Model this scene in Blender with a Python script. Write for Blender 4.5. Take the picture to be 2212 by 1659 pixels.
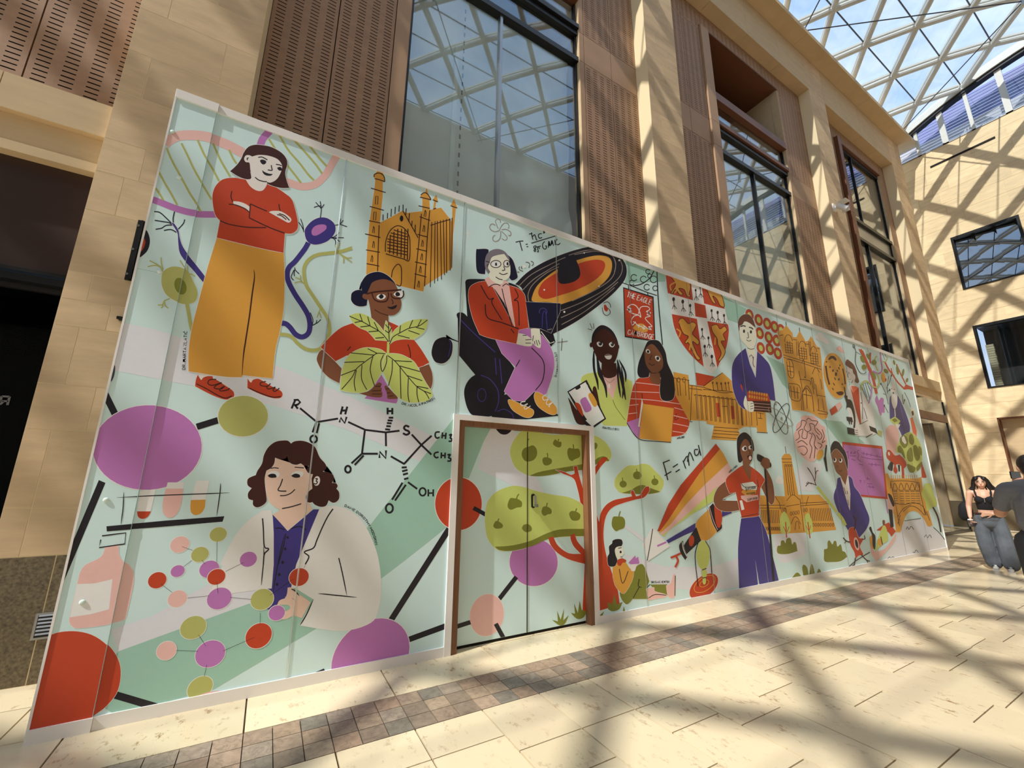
import bpy, bmesh, math, random
from mathutils import Vector, Matrix
random.seed(7)
for o in list(bpy.data.objects): bpy.data.objects.remove(o)
scn = bpy.context.scene
COL = scn.collection
R = math.radians

# ------------------------------------------------------------------ camera
FPX = 892.73
CAM = Vector((1.003, -3.713, 1.492))
YAW, PIT, ROL = 0.5192, 0.2239, 0.0114
_f = Vector((math.sin(YAW)*math.cos(PIT), math.cos(YAW)*math.cos(PIT), math.sin(PIT)))
_r = Vector((math.cos(YAW), -math.sin(YAW), 0)); _u = _r.cross(_f)
CR = _r*math.cos(ROL) + _u*math.sin(ROL); CU = _u*math.cos(ROL) - _r*math.sin(ROL); CF = _f
cam = bpy.data.cameras.new('camera'); cam.sensor_width = 36; cam.sensor_fit = 'HORIZONTAL'
cam.lens = FPX/2212*36; cam.clip_start = .05; cam.clip_end = 300
camo = bpy.data.objects.new('camera', cam); COL.objects.link(camo)
m = Matrix.Identity(4)
for i in range(3): m[i][0] = CR[i]; m[i][1] = CU[i]; m[i][2] = -CF[i]; m[i][3] = CAM[i]
camo.matrix_world = m; scn.camera = camo

# ------------------------------------------------------------------ light
vs = scn.view_settings
vs.view_transform = 'Standard'; vs.look = 'None'; vs.gamma = 1; vs.use_curve_mapping = False
vs.exposure = 0.0
cy = scn.cycles; cy.max_bounces = 14; cy.diffuse_bounces = 8; cy.glossy_bounces = 5; cy.transparent_max_bounces = 32
SUN = Vector((5.0, 1.0, -5.5)).normalized()
sl = bpy.data.lights.new('sun', 'SUN'); sl.energy = 4.7; sl.angle = R(.55); sl.color = (1, .95, .87)
so = bpy.data.objects.new('sun', sl); COL.objects.link(so); so.location = (-20, -6, 30)
so.rotation_euler = SUN.to_track_quat('-Z', 'Y').to_euler()
w = bpy.data.worlds.new('sky'); scn.world = w; w.use_nodes = True
nt = w.node_tree; nt.nodes.clear()
def N(nt, t, **k):
    n = nt.nodes.new(t)
    for a, v in k.items(): setattr(n, a, v)
    return n
def lk(nt, a, b): nt.links.new(a, b)
tc = N(nt, 'ShaderNodeTexCoord')
nz = N(nt, 'ShaderNodeTexNoise'); nz.inputs['Scale'].default_value = 3.2; nz.inputs['Detail'].default_value = 6; nz.inputs['Roughness'].default_value = .62
mp = N(nt, 'ShaderNodeMapping'); mp.inputs['Scale'].default_value = (1, 1.6, 1.8)
lk(nt, tc.outputs['Generated'], mp.inputs['Vector']); lk(nt, mp.outputs[0], nz.inputs['Vector'])
rp = N(nt, 'ShaderNodeValToRGB'); rp.color_ramp.elements[0].position = .38; rp.color_ramp.elements[0].color = (.25, .37, .56, 1)
rp.color_ramp.elements[1].position = .72; rp.color_ramp.elements[1].color = (.54, .60, .68, 1)
lk(nt, nz.outputs['Fac'], rp.inputs['Fac'])
bg = N(nt, 'ShaderNodeBackground'); bg.inputs['Strength'].default_value = 2.0
ow = N(nt, 'ShaderNodeOutputWorld'); lk(nt, rp.outputs[0], bg.inputs['Color']); lk(nt, bg.outputs[0], ow.inputs['Surface'])

# ------------------------------------------------------------------ helpers
def s2l(c):
    return tuple((v/255/12.92 if v/255 <= .04045 else ((v/255+.055)/1.055)**2.4) for v in c)
MATS = {}
def newmat(name):
    mt = bpy.data.materials.new(name); mt.use_nodes = True
    return mt, mt.node_tree, mt.node_tree.nodes['Principled BSDF']
def mat(name, rgb, rough=.5, metal=0., spec=.5, var=0., scale=8., bump=0., stretch=(1, 1, 1), rnd=0., k=1., coat=0., kb=1.):
    """plain principled material, colour given as sRGB 0-255, with optional procedural grain and per-object variation"""
    if name in MATS: return MATS[name]
    mt, t, p = newmat(name)
    c = s2l(rgb); c = (min(.95, c[0]*k), min(.95, c[1]*k), min(.95, c[2]*k*kb))
    p.inputs['Base Color'].default_value = (*c, 1); p.inputs['Roughness'].default_value = rough
    p.inputs['Metallic'].default_value = metal; p.inputs['Specular IOR Level'].default_value = spec
    if coat: p.inputs['Coat Weight'].default_value = coat; p.inputs['Coat Roughness'].default_value = .12
    src = None
    if var or bump:
        g = N(t, 'ShaderNodeNewGeometry'); mpp = N(t, 'ShaderNodeMapping'); mpp.inputs['Scale'].default_value = stretch
        n = N(t, 'ShaderNodeTexNoise'); n.inputs['Scale'].default_value = scale; n.inputs['Detail'].default_value = 5
        lk(t, g.outputs['Position'], mpp.inputs['Vector']); lk(t, mpp.outputs[0], n.inputs['Vector'])
        src = n.outputs['Fac']
        if bump:
            b = N(t, 'ShaderNodeBump'); b.inputs['Strength'].default_value = bump; b.inputs['Distance'].default_value = .02
            lk(t, src, b.inputs['Height']); lk(t, b.outputs[0], p.inputs['Normal'])
    if var or rnd:
        mr = N(t, 'ShaderNodeMapRange'); mr.inputs['To Min'].default_value = 1-var; mr.inputs['To Max'].default_value = 1+var
        mr.inputs['From Min'].default_value = .25; mr.inputs['From Max'].default_value = .75
        if src is not None: lk(t, src, mr.inputs['Value'])
        else: mr.inputs['Value'].default_value = .5
        out = mr.outputs[0]
        if rnd:
            oi = N(t, 'ShaderNodeObjectInfo'); m2 = N(t, 'ShaderNodeMapRange')
            m2.inputs['To Min'].default_value = 1-rnd; m2.inputs['To Max'].default_value = 1+rnd
            lk(t, oi.outputs['Random'], m2.inputs['Value'])
            mu = N(t, 'ShaderNodeMath', operation='MULTIPLY'); lk(t, out, mu.inputs[0]); lk(t, m2.outputs[0], mu.inputs[1]); out = mu.outputs[0]
        vm = N(t, 'ShaderNodeVectorMath', operation='SCALE'); vm.inputs[0].default_value = c
        lk(t, out, vm.inputs['Scale']); lk(t, vm.outputs[0], p.inputs['Base Color'])
    MATS[name] = mt
    return mt
def glassmat(name, tint=(.9, .95, .95), ior=1.5, boost=1., rough=.0, rmin=0.):
    """thin glazing: clear transmission plus a Fresnel mirror"""
    if name in MATS: return MATS[name]
    mt = bpy.data.materials.new(name); mt.use_nodes = True; t = mt.node_tree; t.nodes.clear()
    tr = N(t, 'ShaderNodeBsdfTransparent'); tr.inputs[0].default_value = (*tint, 1)
    gl = N(t, 'ShaderNodeBsdfGlossy'); gl.inputs['Roughness'].default_value = rough; gl.inputs['Color'].default_value = (.95, .97, 1, 1)
    f0 = ((ior-1)/(ior+1))**2
    ge = N(t, 'ShaderNodeNewGeometry'); dt = N(t, 'ShaderNodeVectorMath', operation='DOT_PRODUCT'); lk(t, ge.outputs['Incoming'], dt.inputs[0]); lk(t, ge.outputs['Normal'], dt.inputs[1])
    ab = N(t, 'ShaderNodeMath', operation='ABSOLUTE'); lk(t, dt.outputs['Value'], ab.inputs[0])
    om = N(t, 'ShaderNodeMath', operation='SUBTRACT', use_clamp=True); om.inputs[0].default_value = 1; lk(t, ab.outputs[0], om.inputs[1])
    pw = N(t, 'ShaderNodeMath', operation='POWER'); pw.inputs[1].default_value = 5; lk(t, om.outputs[0], pw.inputs[0])
    ma = N(t, 'ShaderNodeMath', operation='MULTIPLY_ADD', use_clamp=True); ma.inputs[1].default_value = (1-f0)*boost; ma.inputs[2].default_value = f0*boost+rmin
    lk(t, pw.outputs[0], ma.inputs[0])
    mx = N(t, 'ShaderNodeMixShader'); o = N(t, 'ShaderNodeOutputMaterial')
    lk(t, ma.outputs[0], mx.inputs[0]); lk(t, tr.outputs[0], mx.inputs[1]); lk(t, gl.outputs[0], mx.inputs[2]); lk(t, mx.outputs[0], o.inputs[0])
    MATS[name] = mt
    return mt

def tag(o, label=None, cat=None, group=None, kind=None):
    if label: o['label'] = label
    if cat: o['category'] = cat
    if group: o['group'] = group
    if kind: o['kind'] = kind
    return o
def empty(name, loc=(0, 0, 0), parent=None, rz=0):
    o = bpy.data.objects.new(name, None); COL.objects.link(o); o.location = loc; o.rotation_euler.z = rz; o.empty_display_size = .1
    if parent: o.parent = parent
    return o
def obj(name, me, mt=None, parent=None):
    o = bpy.data.objects.new(name, me); COL.objects.link(o)
    if mt is not None and not me.materials: me.materials.append(mt)
    if parent: o.parent = parent
    return o
class MB:
    """collects vertices and faces of ONE piece"""
    def __init__(s): s.v = []; s.f = []
    def box(s, x0, x1, y0, y1, z0, z1):
        n = len(s.v)
        s.v += [(x0, y0, z0), (x1, y0, z0), (x1, y1, z0), (x0, y1, z0), (x0, y0, z1), (x1, y0, z1), (x1, y1, z1), (x0, y1, z1)]
        s.f += [tuple(n+i for i in q) for q in ((0, 3, 2, 1), (4, 5, 6, 7), (0, 1, 5, 4), (1, 2, 6, 5), (2, 3, 7, 6), (3, 0, 4, 7))]
        return s
    def quad(s, a, b, c, d):
        n = len(s.v); s.v += [tuple(a), tuple(b), tuple(c), tuple(d)]; s.f.append((n, n+1, n+2, n+3)); return s
    def prism(s, pts, axis, a, b):
        """polygon pts (2D) extruded along axis ('x','y','z') from a to b"""
        def P(p, t): return {'x': (t, p[0], p[1]), 'y': (p[0], t, p[1]), 'z': (p[0], p[1], t)}[axis]
        n = len(s.v); k = len(pts)
        s.v += [P(p, a) for p in pts] + [P(p, b) for p in pts]
        s.f += [tuple(range(n, n+k))[::-1], tuple(range(n+k, n+2*k))]
        s.f += [(n+i, n+(i+1) % k, n+k+(i+1) % k, n+k+i) for i in range(k)]
        return s
    def tube(s, pts, rad, n=8, cap=True):
        pts = [Vector(p) for p in pts]; rad = rad if isinstance(rad, (list, tuple)) else [rad]*len(pts)
        b0 = len(s.v); up = None
        for i, p in enumerate(pts):
            d = (pts[min(i+1, len(pts)-1)]-pts[max(i-1, 0)]).normalized()
            if up is None: up = d.orthogonal().normalized()
            a = (up - d*up.dot(d)).normalized(); up = a; c = d.cross(a)
            for j in range(n):
                t = 2*math.pi*j/n; s.v.append(tuple(p + (a*math.cos(t)+c*math.sin(t))*rad[i]))
        for i in range(len(pts)-1):
            for j in range(n):
                s.f.append((b0+i*n+j, b0+i*n+(j+1) % n, b0+(i+1)*n+(j+1) % n, b0+(i+1)*n+j))
        if cap:
            s.f.append(tuple(b0+j for j in range(n))[::-1]); s.f.append(tuple(b0+(len(pts)-1)*n+j for j in range(n)))
        return s
    def mesh(s, name, smooth=False, fix=True):
        me = bpy.data.meshes.new(name); me.from_pydata(s.v, [], s.f); me.update()
        if fix:
            bm = bmesh.new(); bm.from_mesh(me); bmesh.ops.recalc_face_normals(bm, faces=bm.faces); bm.to_mesh(me); bm.free()
        if smooth:
            for p in me.polygons: p.use_smooth = True
        return me
    def build(s, name, mt, parent=None, smooth=False, fix=True):
        return obj(name, s.mesh(name, smooth, fix), mt, parent)
def bx(name, mt, b, parent=None):
    return MB().box(*b).build(name, mt, parent)
# unit block with a small chamfer shared by all stones / slabs: origin at the centre
def unit_block(name, mt):
    return MB().box(-.5, .5, -.5, .5, -.5, .5).mesh(name)
UB = {}
def block(name, mt, b, parent, gap=.004):
    """a stone: shared unit cube scaled to the box b, shrunk by gap"""
    key = mt.name
    if key not in UB:
        UB[key] = unit_block('block_'+key, mt); UB[key].materials.append(mt)
    o = bpy.data.objects.new(name, UB[key]); COL.objects.link(o)
    x0, x1, y0, y1, z0, z1 = b
    o.location = ((x0+x1)/2, (y0+y1)/2, (z0+z1)/2)
    o.scale = (max(.002, x1-x0-2*gap[0]), max(.002, y1-y0-2*gap[1]), max(.002, z1-z0-2*gap[2])) if not isinstance(gap, float) else (x1-x0-2*gap, y1-y0-2*gap, z1-z0-2*gap)
    o.parent = parent
    return o
# pixel of the photograph (2212x1659) -> ray; used only to measure where print lies on the boards
def ray(x, y): return CF + CR*((x-1106)/FPX) - CU*((y-829.5)/FPX)
def onY(x, y, Y=0.):
    d = ray(x, y); return CAM + d*((Y-CAM.y)/d.y)
def onZ(x, y, Z=0.):
    d = ray(x, y); return CAM + d*((Z-CAM.z)/d.z)
def onX(x, y, X):
    d = ray(x, y); return CAM + d*((X-CAM.x)/d.x)
# ------------------------------------------------------------------ materials of the place
def stone_mat(name, rgb, k, rough=.8, rnd=.09, mottled=.12, fleck=0.):
    mt, t, p = newmat(name)
    c = tuple(min(.95, v*k) for v in s2l(rgb))
    g = N(t, 'ShaderNodeNewGeometry'); mpp = N(t, 'ShaderNodeMapping'); mpp.inputs['Scale'].default_value = (.7, .7, 3.2)
    n1 = N(t, 'ShaderNodeTexNoise'); n1.inputs['Scale'].default_value = 2.6; n1.inputs['Detail'].default_value = 7; n1.inputs['Roughness'].default_value = .6
    oi = N(t, 'ShaderNodeObjectInfo')
    ad = N(t, 'ShaderNodeVectorMath', operation='ADD'); lk(t, g.outputs['Position'], mpp.inputs['Vector']); lk(t, mpp.outputs[0], ad.inputs[0])
    sc = N(t, 'ShaderNodeVectorMath', operation='SCALE'); sc.inputs[0].default_value = (37, 11, 53); lk(t, oi.outputs['Random'], sc.inputs['Scale']); lk(t, sc.outputs[0], ad.inputs[1])
    lk(t, ad.outputs[0], n1.inputs['Vector'])
    mr = N(t, 'ShaderNodeMapRange'); mr.inputs['From Min'].default_value = .3; mr.inputs['From Max'].default_value = .7; mr.inputs['To Min'].default_value = 1-mottled; mr.inputs['To Max'].default_value = 1+mottled
    lk(t, n1.outputs['Fac'], mr.inputs['Value'])
    m2 = N(t, 'ShaderNodeMapRange'); m2.inputs['To Min'].default_value = 1-rnd; m2.inputs['To Max'].default_value = 1+rnd; lk(t, oi.outputs['Random'], m2.inputs['Value'])
    mu = N(t, 'ShaderNodeMath', operation='MULTIPLY'); lk(t, mr.outputs[0], mu.inputs[0]); lk(t, m2.outputs[0], mu.inputs[1])
    vm = N(t, 'ShaderNodeVectorMath', operation='SCALE'); vm.inputs[0].default_value = c; lk(t, mu.outputs[0], vm.inputs['Scale'])
    lk(t, vm.outputs[0], p.inputs['Base Color']); p.inputs['Roughness'].default_value = rough; p.inputs['Specular IOR Level'].default_value = .3
    b = N(t, 'ShaderNodeBump'); b.inputs['Strength'].default_value = .12; b.inputs['Distance'].default_value = .02; lk(t, n1.outputs['Fac'], b.inputs['Height']); lk(t, b.outputs[0], p.inputs['Normal'])
    MATS[name] = mt
    return mt
def travertine(name, rgb, brown, k, rough=.2):
    mt, t, p = newmat(name)
    c = tuple(min(.95, v*k) for v in s2l(rgb)); cb = tuple(min(.95, v*k) for v in s2l(brown))
    g = N(t, 'ShaderNodeNewGeometry'); oi = N(t, 'ShaderNodeObjectInfo')
    sc = N(t, 'ShaderNodeVectorMath', operation='SCALE'); sc.inputs[0].default_value = (31, 17, 7); lk(t, oi.outputs['Random'], sc.inputs['Scale'])
    ad = N(t, 'ShaderNodeVectorMath', operation='ADD'); lk(t, g.outputs['Position'], ad.inputs[0]); lk(t, sc.outputs[0], ad.inputs[1])
    mp = N(t, 'ShaderNodeMapping'); mp.inputs['Scale'].default_value = (1.7, 1., 1); lk(t, ad.outputs[0], mp.inputs['Vector'])
    n1 = N(t, 'ShaderNodeTexNoise'); n1.inputs['Scale'].default_value = 11; n1.inputs['Detail'].default_value = 8; n1.inputs['Roughness'].default_value = .72; lk(t, mp.outputs[0], n1.inputs['Vector'])
    n2 = N(t, 'ShaderNodeTexNoise'); n2.inputs['Scale'].default_value = 1.6; n2.inputs['Detail'].default_value = 3; lk(t, ad.outputs[0], n2.inputs['Vector'])
    r1 = N(t, 'ShaderNodeMapRange'); r1.inputs['From Min'].default_value = .555; r1.inputs['From Max'].default_value = .68; lk(t, n1.outputs['Fac'], r1.inputs['Value'])
    r2 = N(t, 'ShaderNodeMapRange'); r2.inputs['From Min'].default_value = .40; r2.inputs['From Max'].default_value = .66; lk(t, n2.outputs['Fac'], r2.inputs['Value'])
    mm = N(t, 'ShaderNodeMath', operation='MULTIPLY'); lk(t, r1.outputs[0], mm.inputs[0]); lk(t, r2.outputs[0], mm.inputs[1])
    m3 = N(t, 'ShaderNodeMath', operation='MULTIPLY_ADD'); m3.inputs[1].default_value = .9; lk(t, mm.outputs[0], m3.inputs[0])
    r3 = N(t, 'ShaderNodeMath', operation='MULTIPLY'); r3.inputs[1].default_value = .10; lk(t, r1.outputs[0], r3.inputs[0]); lk(t, r3.outputs[0], m3.inputs[2])
    mx = N(t, 'ShaderNodeMix', data_type='RGBA'); mx.inputs['A'].default_value = (*c, 1); mx.inputs['B'].default_value = (*cb, 1); lk(t, m3.outputs[0], mx.inputs['Factor'])
    m2 = N(t, 'ShaderNodeMapRange'); m2.inputs['To Min'].default_value = .9; m2.inputs['To Max'].default_value = 1.08; lk(t, oi.outputs['Random'], m2.inputs['Value'])
    vm = N(t, 'ShaderNodeVectorMath', operation='SCALE'); lk(t, mx.outputs['Result'], vm.inputs[0]); lk(t, m2.outputs[0], vm.inputs['Scale']); lk(t, vm.outputs[0], p.inputs['Base Color'])
    p.inputs['Roughness'].default_value = rough; p.inputs['Specular IOR Level'].default_value = .5
    MATS[name] = mt
    return mt
def slate(name, cols, k, rough=.35):
    """small band tiles: a tone per tile and dark veins"""
    mt, t, p = newmat(name)
    g = N(t, 'ShaderNodeNewGeometry'); oi = N(t, 'ShaderNodeObjectInfo')
    rp = N(t, 'ShaderNodeValToRGB'); rp.color_ramp.interpolation = 'CONSTANT'
    e = rp.color_ramp.elements
    while len(e) < len(cols): e.new(.5)
    for i, cc in enumerate(cols):
        e[i].position = i/len(cols); e[i].color = (*tuple(v*k for v in s2l(cc)), 1)
    lk(t, oi.outputs['Random'], rp.inputs['Fac'])
    sc = N(t, 'ShaderNodeVectorMath', operation='SCALE'); sc.inputs[0].default_value = (91, 47, 7); lk(t, oi.outputs['Random'], sc.inputs['Scale'])
    ad = N(t, 'ShaderNodeVectorMath', operation='ADD'); lk(t, g.outputs['Position'], ad.inputs[0]); lk(t, sc.outputs[0], ad.inputs[1])
    n1 = N(t, 'ShaderNodeTexNoise'); n1.inputs['Scale'].default_value = 9; n1.inputs['Detail'].default_value = 6; n1.inputs['Distortion'].default_value = 1.4; lk(t, ad.outputs[0], n1.inputs['Vector'])
    sb = N(t, 'ShaderNodeMath', operation='SUBTRACT'); sb.inputs[1].default_value = .5; lk(t, n1.outputs['Fac'], sb.inputs[0])
    ab = N(t, 'ShaderNodeMath', operation='ABSOLUTE'); lk(t, sb.outputs[0], ab.inputs[0])
    vr = N(t, 'ShaderNodeMapRange'); vr.inputs['From Min'].default_value = .0; vr.inputs['From Max'].default_value = .03; vr.inputs['To Min'].default_value = .72; vr.inputs['To Max'].default_value = 1; lk(t, ab.outputs[0], vr.inputs['Value'])
    n2 = N(t, 'ShaderNodeTexNoise'); n2.inputs['Scale'].default_value = 22; n2.inputs['Detail'].default_value = 5; lk(t, ad.outputs[0], n2.inputs['Vector'])
    v2 = N(t, 'ShaderNodeMapRange'); v2.inputs['From Min'].default_value = .3; v2.inputs['From Max'].default_value = .7; v2.inputs['To Min'].default_value = .8; v2.inputs['To Max'].default_value = 1.2; lk(t, n2.outputs['Fac'], v2.inputs['Value'])
    mu = N(t, 'ShaderNodeMath', operation='MULTIPLY'); lk(t, vr.outputs[0], mu.inputs[0]); lk(t, v2.outputs[0], mu.inputs[1])
    vm = N(t, 'ShaderNodeVectorMath', operation='SCALE'); lk(t, rp.outputs[0], vm.inputs[0]); lk(t, mu.outputs[0], vm.inputs['Scale']); lk(t, vm.outputs[0], p.inputs['Base Color'])
    p.inputs['Roughness'].default_value = rough; p.inputs['Specular IOR Level'].default_value = .5
    MATS[name] = mt
    return mt
M_STONE = stone_mat('limestone', (220, 191, 153), 1.0)
M_STONEF = stone_mat('limestone_far', (234, 211, 170), 1.0)
M_STONE2 = stone_mat('limestone_smooth', (210, 184, 146), 1.0, rnd=.03, mottled=.07)
M_MORTAR = mat('mortar', (236, 216, 176), .9)
M_GRANITE = mat('dark_granite', (112, 98, 76), .7, var=.55, scale=60, rnd=.05)
M_PANEL = mat('terracotta_panel', (170, 133, 102), .6, var=.10, scale=2.5, stretch=(1, 1, 4), rnd=.05)
M_PANEL2 = mat('terracotta_plain', (180, 145, 113), .6, var=.08, scale=2.5, rnd=.03)
M_BRONZE = mat('bronze_wood', (116, 70, 44), .45, var=.15, scale=6, stretch=(6, 6, .6))
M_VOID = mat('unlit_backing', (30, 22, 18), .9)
M_BLACK = mat('black_metal', (24, 24, 26), .35, metal=.2)
M_STEEL = mat('brushed_steel', (170, 172, 174), .3, metal=.9)
M_CHROME = mat('chrome', (225, 225, 228), .12, metal=1.)
M_ROOFW = mat('roof_paint', (214, 214, 208), .4, var=.04, scale=5)
M_CABLE = mat('tie_rod_steel', (78, 76, 82), .35, metal=.6)
M_GLASSR = glassmat('roof_glass', (.94, .965, .98), 1.45, 1.0)
M_GLASSW = glassmat('window_glass', (.93, .96, .955), 2.1, 1.0)
M_GLASSS = glassmat('shop_glass', (.75, .78, .76), 1.7, 1.0)
M_TRAV = travertine('travertine', (238, 220, 184), (150, 104, 52), 1.0)
M_GROUT = mat('grout', (96, 76, 58), .8)
M_BAND = slate('slate_tile', [(166, 143, 122), (176, 152, 130), (146, 128, 110), (138, 128, 114), (170, 144, 120), (156, 134, 114), (164, 148, 130), (172, 150, 126)], 1.0)
M_SHEET = mat('grey_sheeting', (226, 234, 230), .8, var=.12, scale=1.4)

# ------------------------------------------------------------------ floor
floor = bx('floor', M_GROUT, (-18, 22.3, -7.3, 2.2, -.14, -.012)); tag(floor, kind='structure')
def px(P):
    d = Vector(P)-CAM; z = d.dot(CF)
    if z < .1: return None
    return (1106+FPX*d.dot(CR)/z, 829.5-FPX*d.dot(CU)/z)
def seen(P, mx=60):
    q = px(P)
    return q is not None and -mx < q[0] < 2212+mx and -mx < q[1] < 1659+mx
def box_seen(b):
    return any(seen((x, y, z), 20) for x in (b[0], b[1], (b[0]+b[1])/2) for y in (b[2], b[3], (b[2]+b[3])/2) for z in (b[4], b[5]))
X0 = 1.0566; W = .8996
far_slabs = MB(); far_tiles = MB()
GF = (.005, .004, .0)
def slab(name, b, mt, acc):
    if box_seen(b): block(name, mt, b, floor, GF)
    else: acc.box(b[0]+.0035, b[1]-.0035, b[2]+.0035, b[3]-.0035, b[4], b[5])
for i in range(-21, 24):
    xa = X0+i*W
    if xa > 22.2: break
    b = (xa, min(xa+W, 22.3), -.459, .045, -.03, 0); slab('paving_slab', b, M_TRAV, far_slabs)
    b = (xa-.307, min(xa-.307+W, 22.3), .045, .53, -.03, 0); slab('paving_slab', b, M_TRAV, far_slabs)
    b = (xa, min(xa+W, 22.3), .53, 1.8, -.03, 0); slab('paving_slab', b, M_TRAV, far_slabs)
tilecount = 0
for i in range(-126, 142):
    xa = X0+i*W/6
    for j in range(3):
        b = (xa, min(22.3, xa+W/6), -.459-(j+1)*.1483, -.459-j*.1483, -.03, 0)
        if xa > 22.2: continue
        if -1 < xa < 14.2 and tilecount < 298 and box_seen(b):
            block('band_tile', M_BAND, b, floor, (.0025, .0025, 0)); tilecount += 1
        else: far_tiles.box(b[0]+.0025, b[1]-.0025, b[2]+.0025, b[3]-.0025, b[4], b[5])
KNOWN = {0: [-1.22, -1.95], 1: [-1.22, -1.9], 2: [-1.385, -1.685, -2.3], 3: [-1.385, -1.99], 4: [-1.387, -1.684, -2.2], 5: [-1.84, -2.45], 6: [-1.69, -2.59],
         7: [-1.477, -2.08], 8: [-1.242, -1.69, -2.54], 9: [-1.388, -1.99], 10: [-1.484, -2.2]}
rs = random.Random(3)
for i in range(-44, 46):
    xa = 1.957+(i-1)*W/2
    if xa > 22.2: break
    ys = [-.904] + KNOWN.get(i, [-.904-rs.uniform(.3, .95)])
    while ys[-1] > -7.3: ys.append(ys[-1]-rs.choice([.45, .6, .75, .9, .9]))
    for a, b_ in zip(ys, ys[1:]):
        slab('paving_slab', (xa, min(22.3, xa+W/2), max(-7.3, b_), a, -.03, 0), M_TRAV, far_slabs)
tag(far_slabs.build('paving_slabs_beyond', M_TRAV, floor), kind='stuff')
tag(far_tiles.build('band_tiles_beyond', M_BAND, floor), kind='stuff')

# ------------------------------------------------------------------ left facade
FY, PY = .94, 1.25          # pilaster face, cladding face
wall = empty('wall_left'); tag(wall, kind='structure')
PIL = [(-.68, .34), (6.83, 7.82), (14.38, 15.40), (20.65, 21.80)]
C1 = [.88, 1.226, 1.825, 2.191, 2.685, 2.919, 3.165, 3.758, 4.155, 4.504, 5.032, 5.523, 6.05, 6.5, 7.1, 7.55, 8.1]
V1 = [-.53, -.53, -.33, -.52, -.36, -.52, -.12, -.48, -.38, -.02, -.50, .05, -.46, -.1, -.5, .08, -.4]
for k, (a, b) in enumerate(PIL):
    pil = MB().box(a+.002, b-.002, FY+.0025, 1.7, 0, 14.96).build('pilaster', M_MORTAR, wall)
    g = (.0035, .001, .0035)
    block('plinth_stone', M_GRANITE, (a, a+.35, FY, 1.4, 0, .88), pil, g); block('plinth_stone', M_GRANITE, (a+.35, b, FY, 1.4, 0, .88), pil, g)
    if k == 0:
        zs = C1+[8.6+.5*i for i in range(13)]; zs[-1] = 14.96; vj = [v for v in V1]+[random.choice([-.5, -.2, .05]) for _ in range(20)]
    else:
        zs = [.88]; q = random.Random(k)
        while zs[-1] < 14.3: zs.append(zs[-1]+q.choice([.36, .45, .5, .56, .6]))
        zs[-1] = 14.96; vj = [a+q.choice([.2, .32, .5, .66]) for _ in zs]
    for i, (z0, z1) in enumerate(zip(zs, zs[1:])):
        if k == 0 and z1 > 8.2: block('stone', M_STONE, (a, b, FY, 1.45, z0, z1), pil, g); continue
        if k and z1 < 4.4 and k == 1: continue
        v = vj[i]
        block('stone', M_STONE, (a, v, FY, 1.45, z0, z1), pil, g); block('stone', M_STONE, (v, b, FY, 1.45, z0, z1), pil, g)
# backing behind the cladding, lintels, beam and coping
bx('panel_backing', M_VOID, (.34, 14.4, 1.40, 1.42, 0, 4.3), wall)
def lintel(x0, x1, shop=True):
    L = MB().box(x0, x1, 1.0, 1.45, 4.53, 4.875).build('lintel', M_STONE2, wall)
    MB().box(x0, x1, 1.10, 1.45, 4.17, 4.525).build('lintel_soffit_course', M_STONE2, wall)
    return L
rq = random.Random(5)
for (a, b) in ((-8, -.68), (15.40, 20.65)):
    x = a
    while x < b-.02:
        x2 = min(b, x+rq.choice([.9, 1.2, 1.4])); x2 = b if b-x2 < .4 else x2
        block('lintel_stone', M_STONE2, (x, x2, .99, 1.45, 4.53, 4.875), wall, (.003, .001, .001)); x = x2
    bx('lintel_course', M_STONE2, (a, b, 1.06, 1.5, 4.26, 4.53), wall); bx('lintel_fillet', M_STONE2, (a, b, 1.02, 1.5, 4.17, 4.26), wall)
def slotted(x0, x1, z0, z1, y, ncol, parent=wall, name='slotted_panel'):
    """cladding panel with real slots cut through its face, in columns offset by half a pitch"""
    g = .006; x0 += g; x1 -= g; z0 += g; z1 -= g
    B = MB(); wd = x1-x0; cw = wd/ncol; sl = cw*.54; sh = .0125; pt = .056
    def q(a, b, c, d): B.quad((a, y, c), (b, y, c), (b, y, d), (a, y, d))
    xs = x0
    for c in range(ncol):
        a = x0+c*cw+(cw-sl)/2
        q(xs, a, z0, z1); xs = a+sl
        z = z0; nz = z0+.04+(pt/2 if c % 2 else 0)
        while nz < z1-.03:
            q(a, a+sl, z, nz); z = nz+sh; nz += pt
        q(a, a+sl, z, z1)
    q(xs, x1, z0, z1)
    t = .03
    B.quad((x0, y, z0), (x0, y+t, z0), (x0, y+t, z1), (x0, y, z1)); B.quad((x1, y, z0), (x1, y+t, z0), (x1, y+t, z1), (x1, y, z1))
    B.quad((x0, y, z0), (x1, y, z0), (x1, y+t, z0), (x0, y+t, z0)); B.quad((x0, y, z1), (x1, y, z1), (x1, y+t, z1), (x0, y+t, z1))
    return B.build(name, M_PANEL, parent, fix=False)
def plain(x0, x1, z0, z1, y=PY, name='plain_panel', mt=None):
    g = .006
    return bx(name, mt or M_PANEL2, (x0+g, x1-g, y, y+.03, z0+g, z1-g), wall)
BAYS = [dict(p=[(.34, 1.08), (1.08, 1.815)], s=(1.815, 2.03), w=(2.03, 5.27), s2=(5.27, 5.385), p2=[(5.385, 6.10), (6.10, 6.83)], m=3.585),
        dict(p=[(7.82, 8.60), (8.60, 9.32)], s=(9.32, 9.66), w=(9.66, 12.96), s2=(12.96, 13.08), p2=[(13.08, 13.72), (13.72, 14.38)], m=11.17),
        dict(p=[(15.40, 15.95), (15.95, 16.5)], s=(16.5, 16.76), w=(16.76, 20.13), s2=(20.13, 20.16), p2=[(20.16, 20.65)], m=17.92)]
Z1, Z2, Z3, Z4 = 9.42, 10.13, 12.95, 13.63
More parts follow.
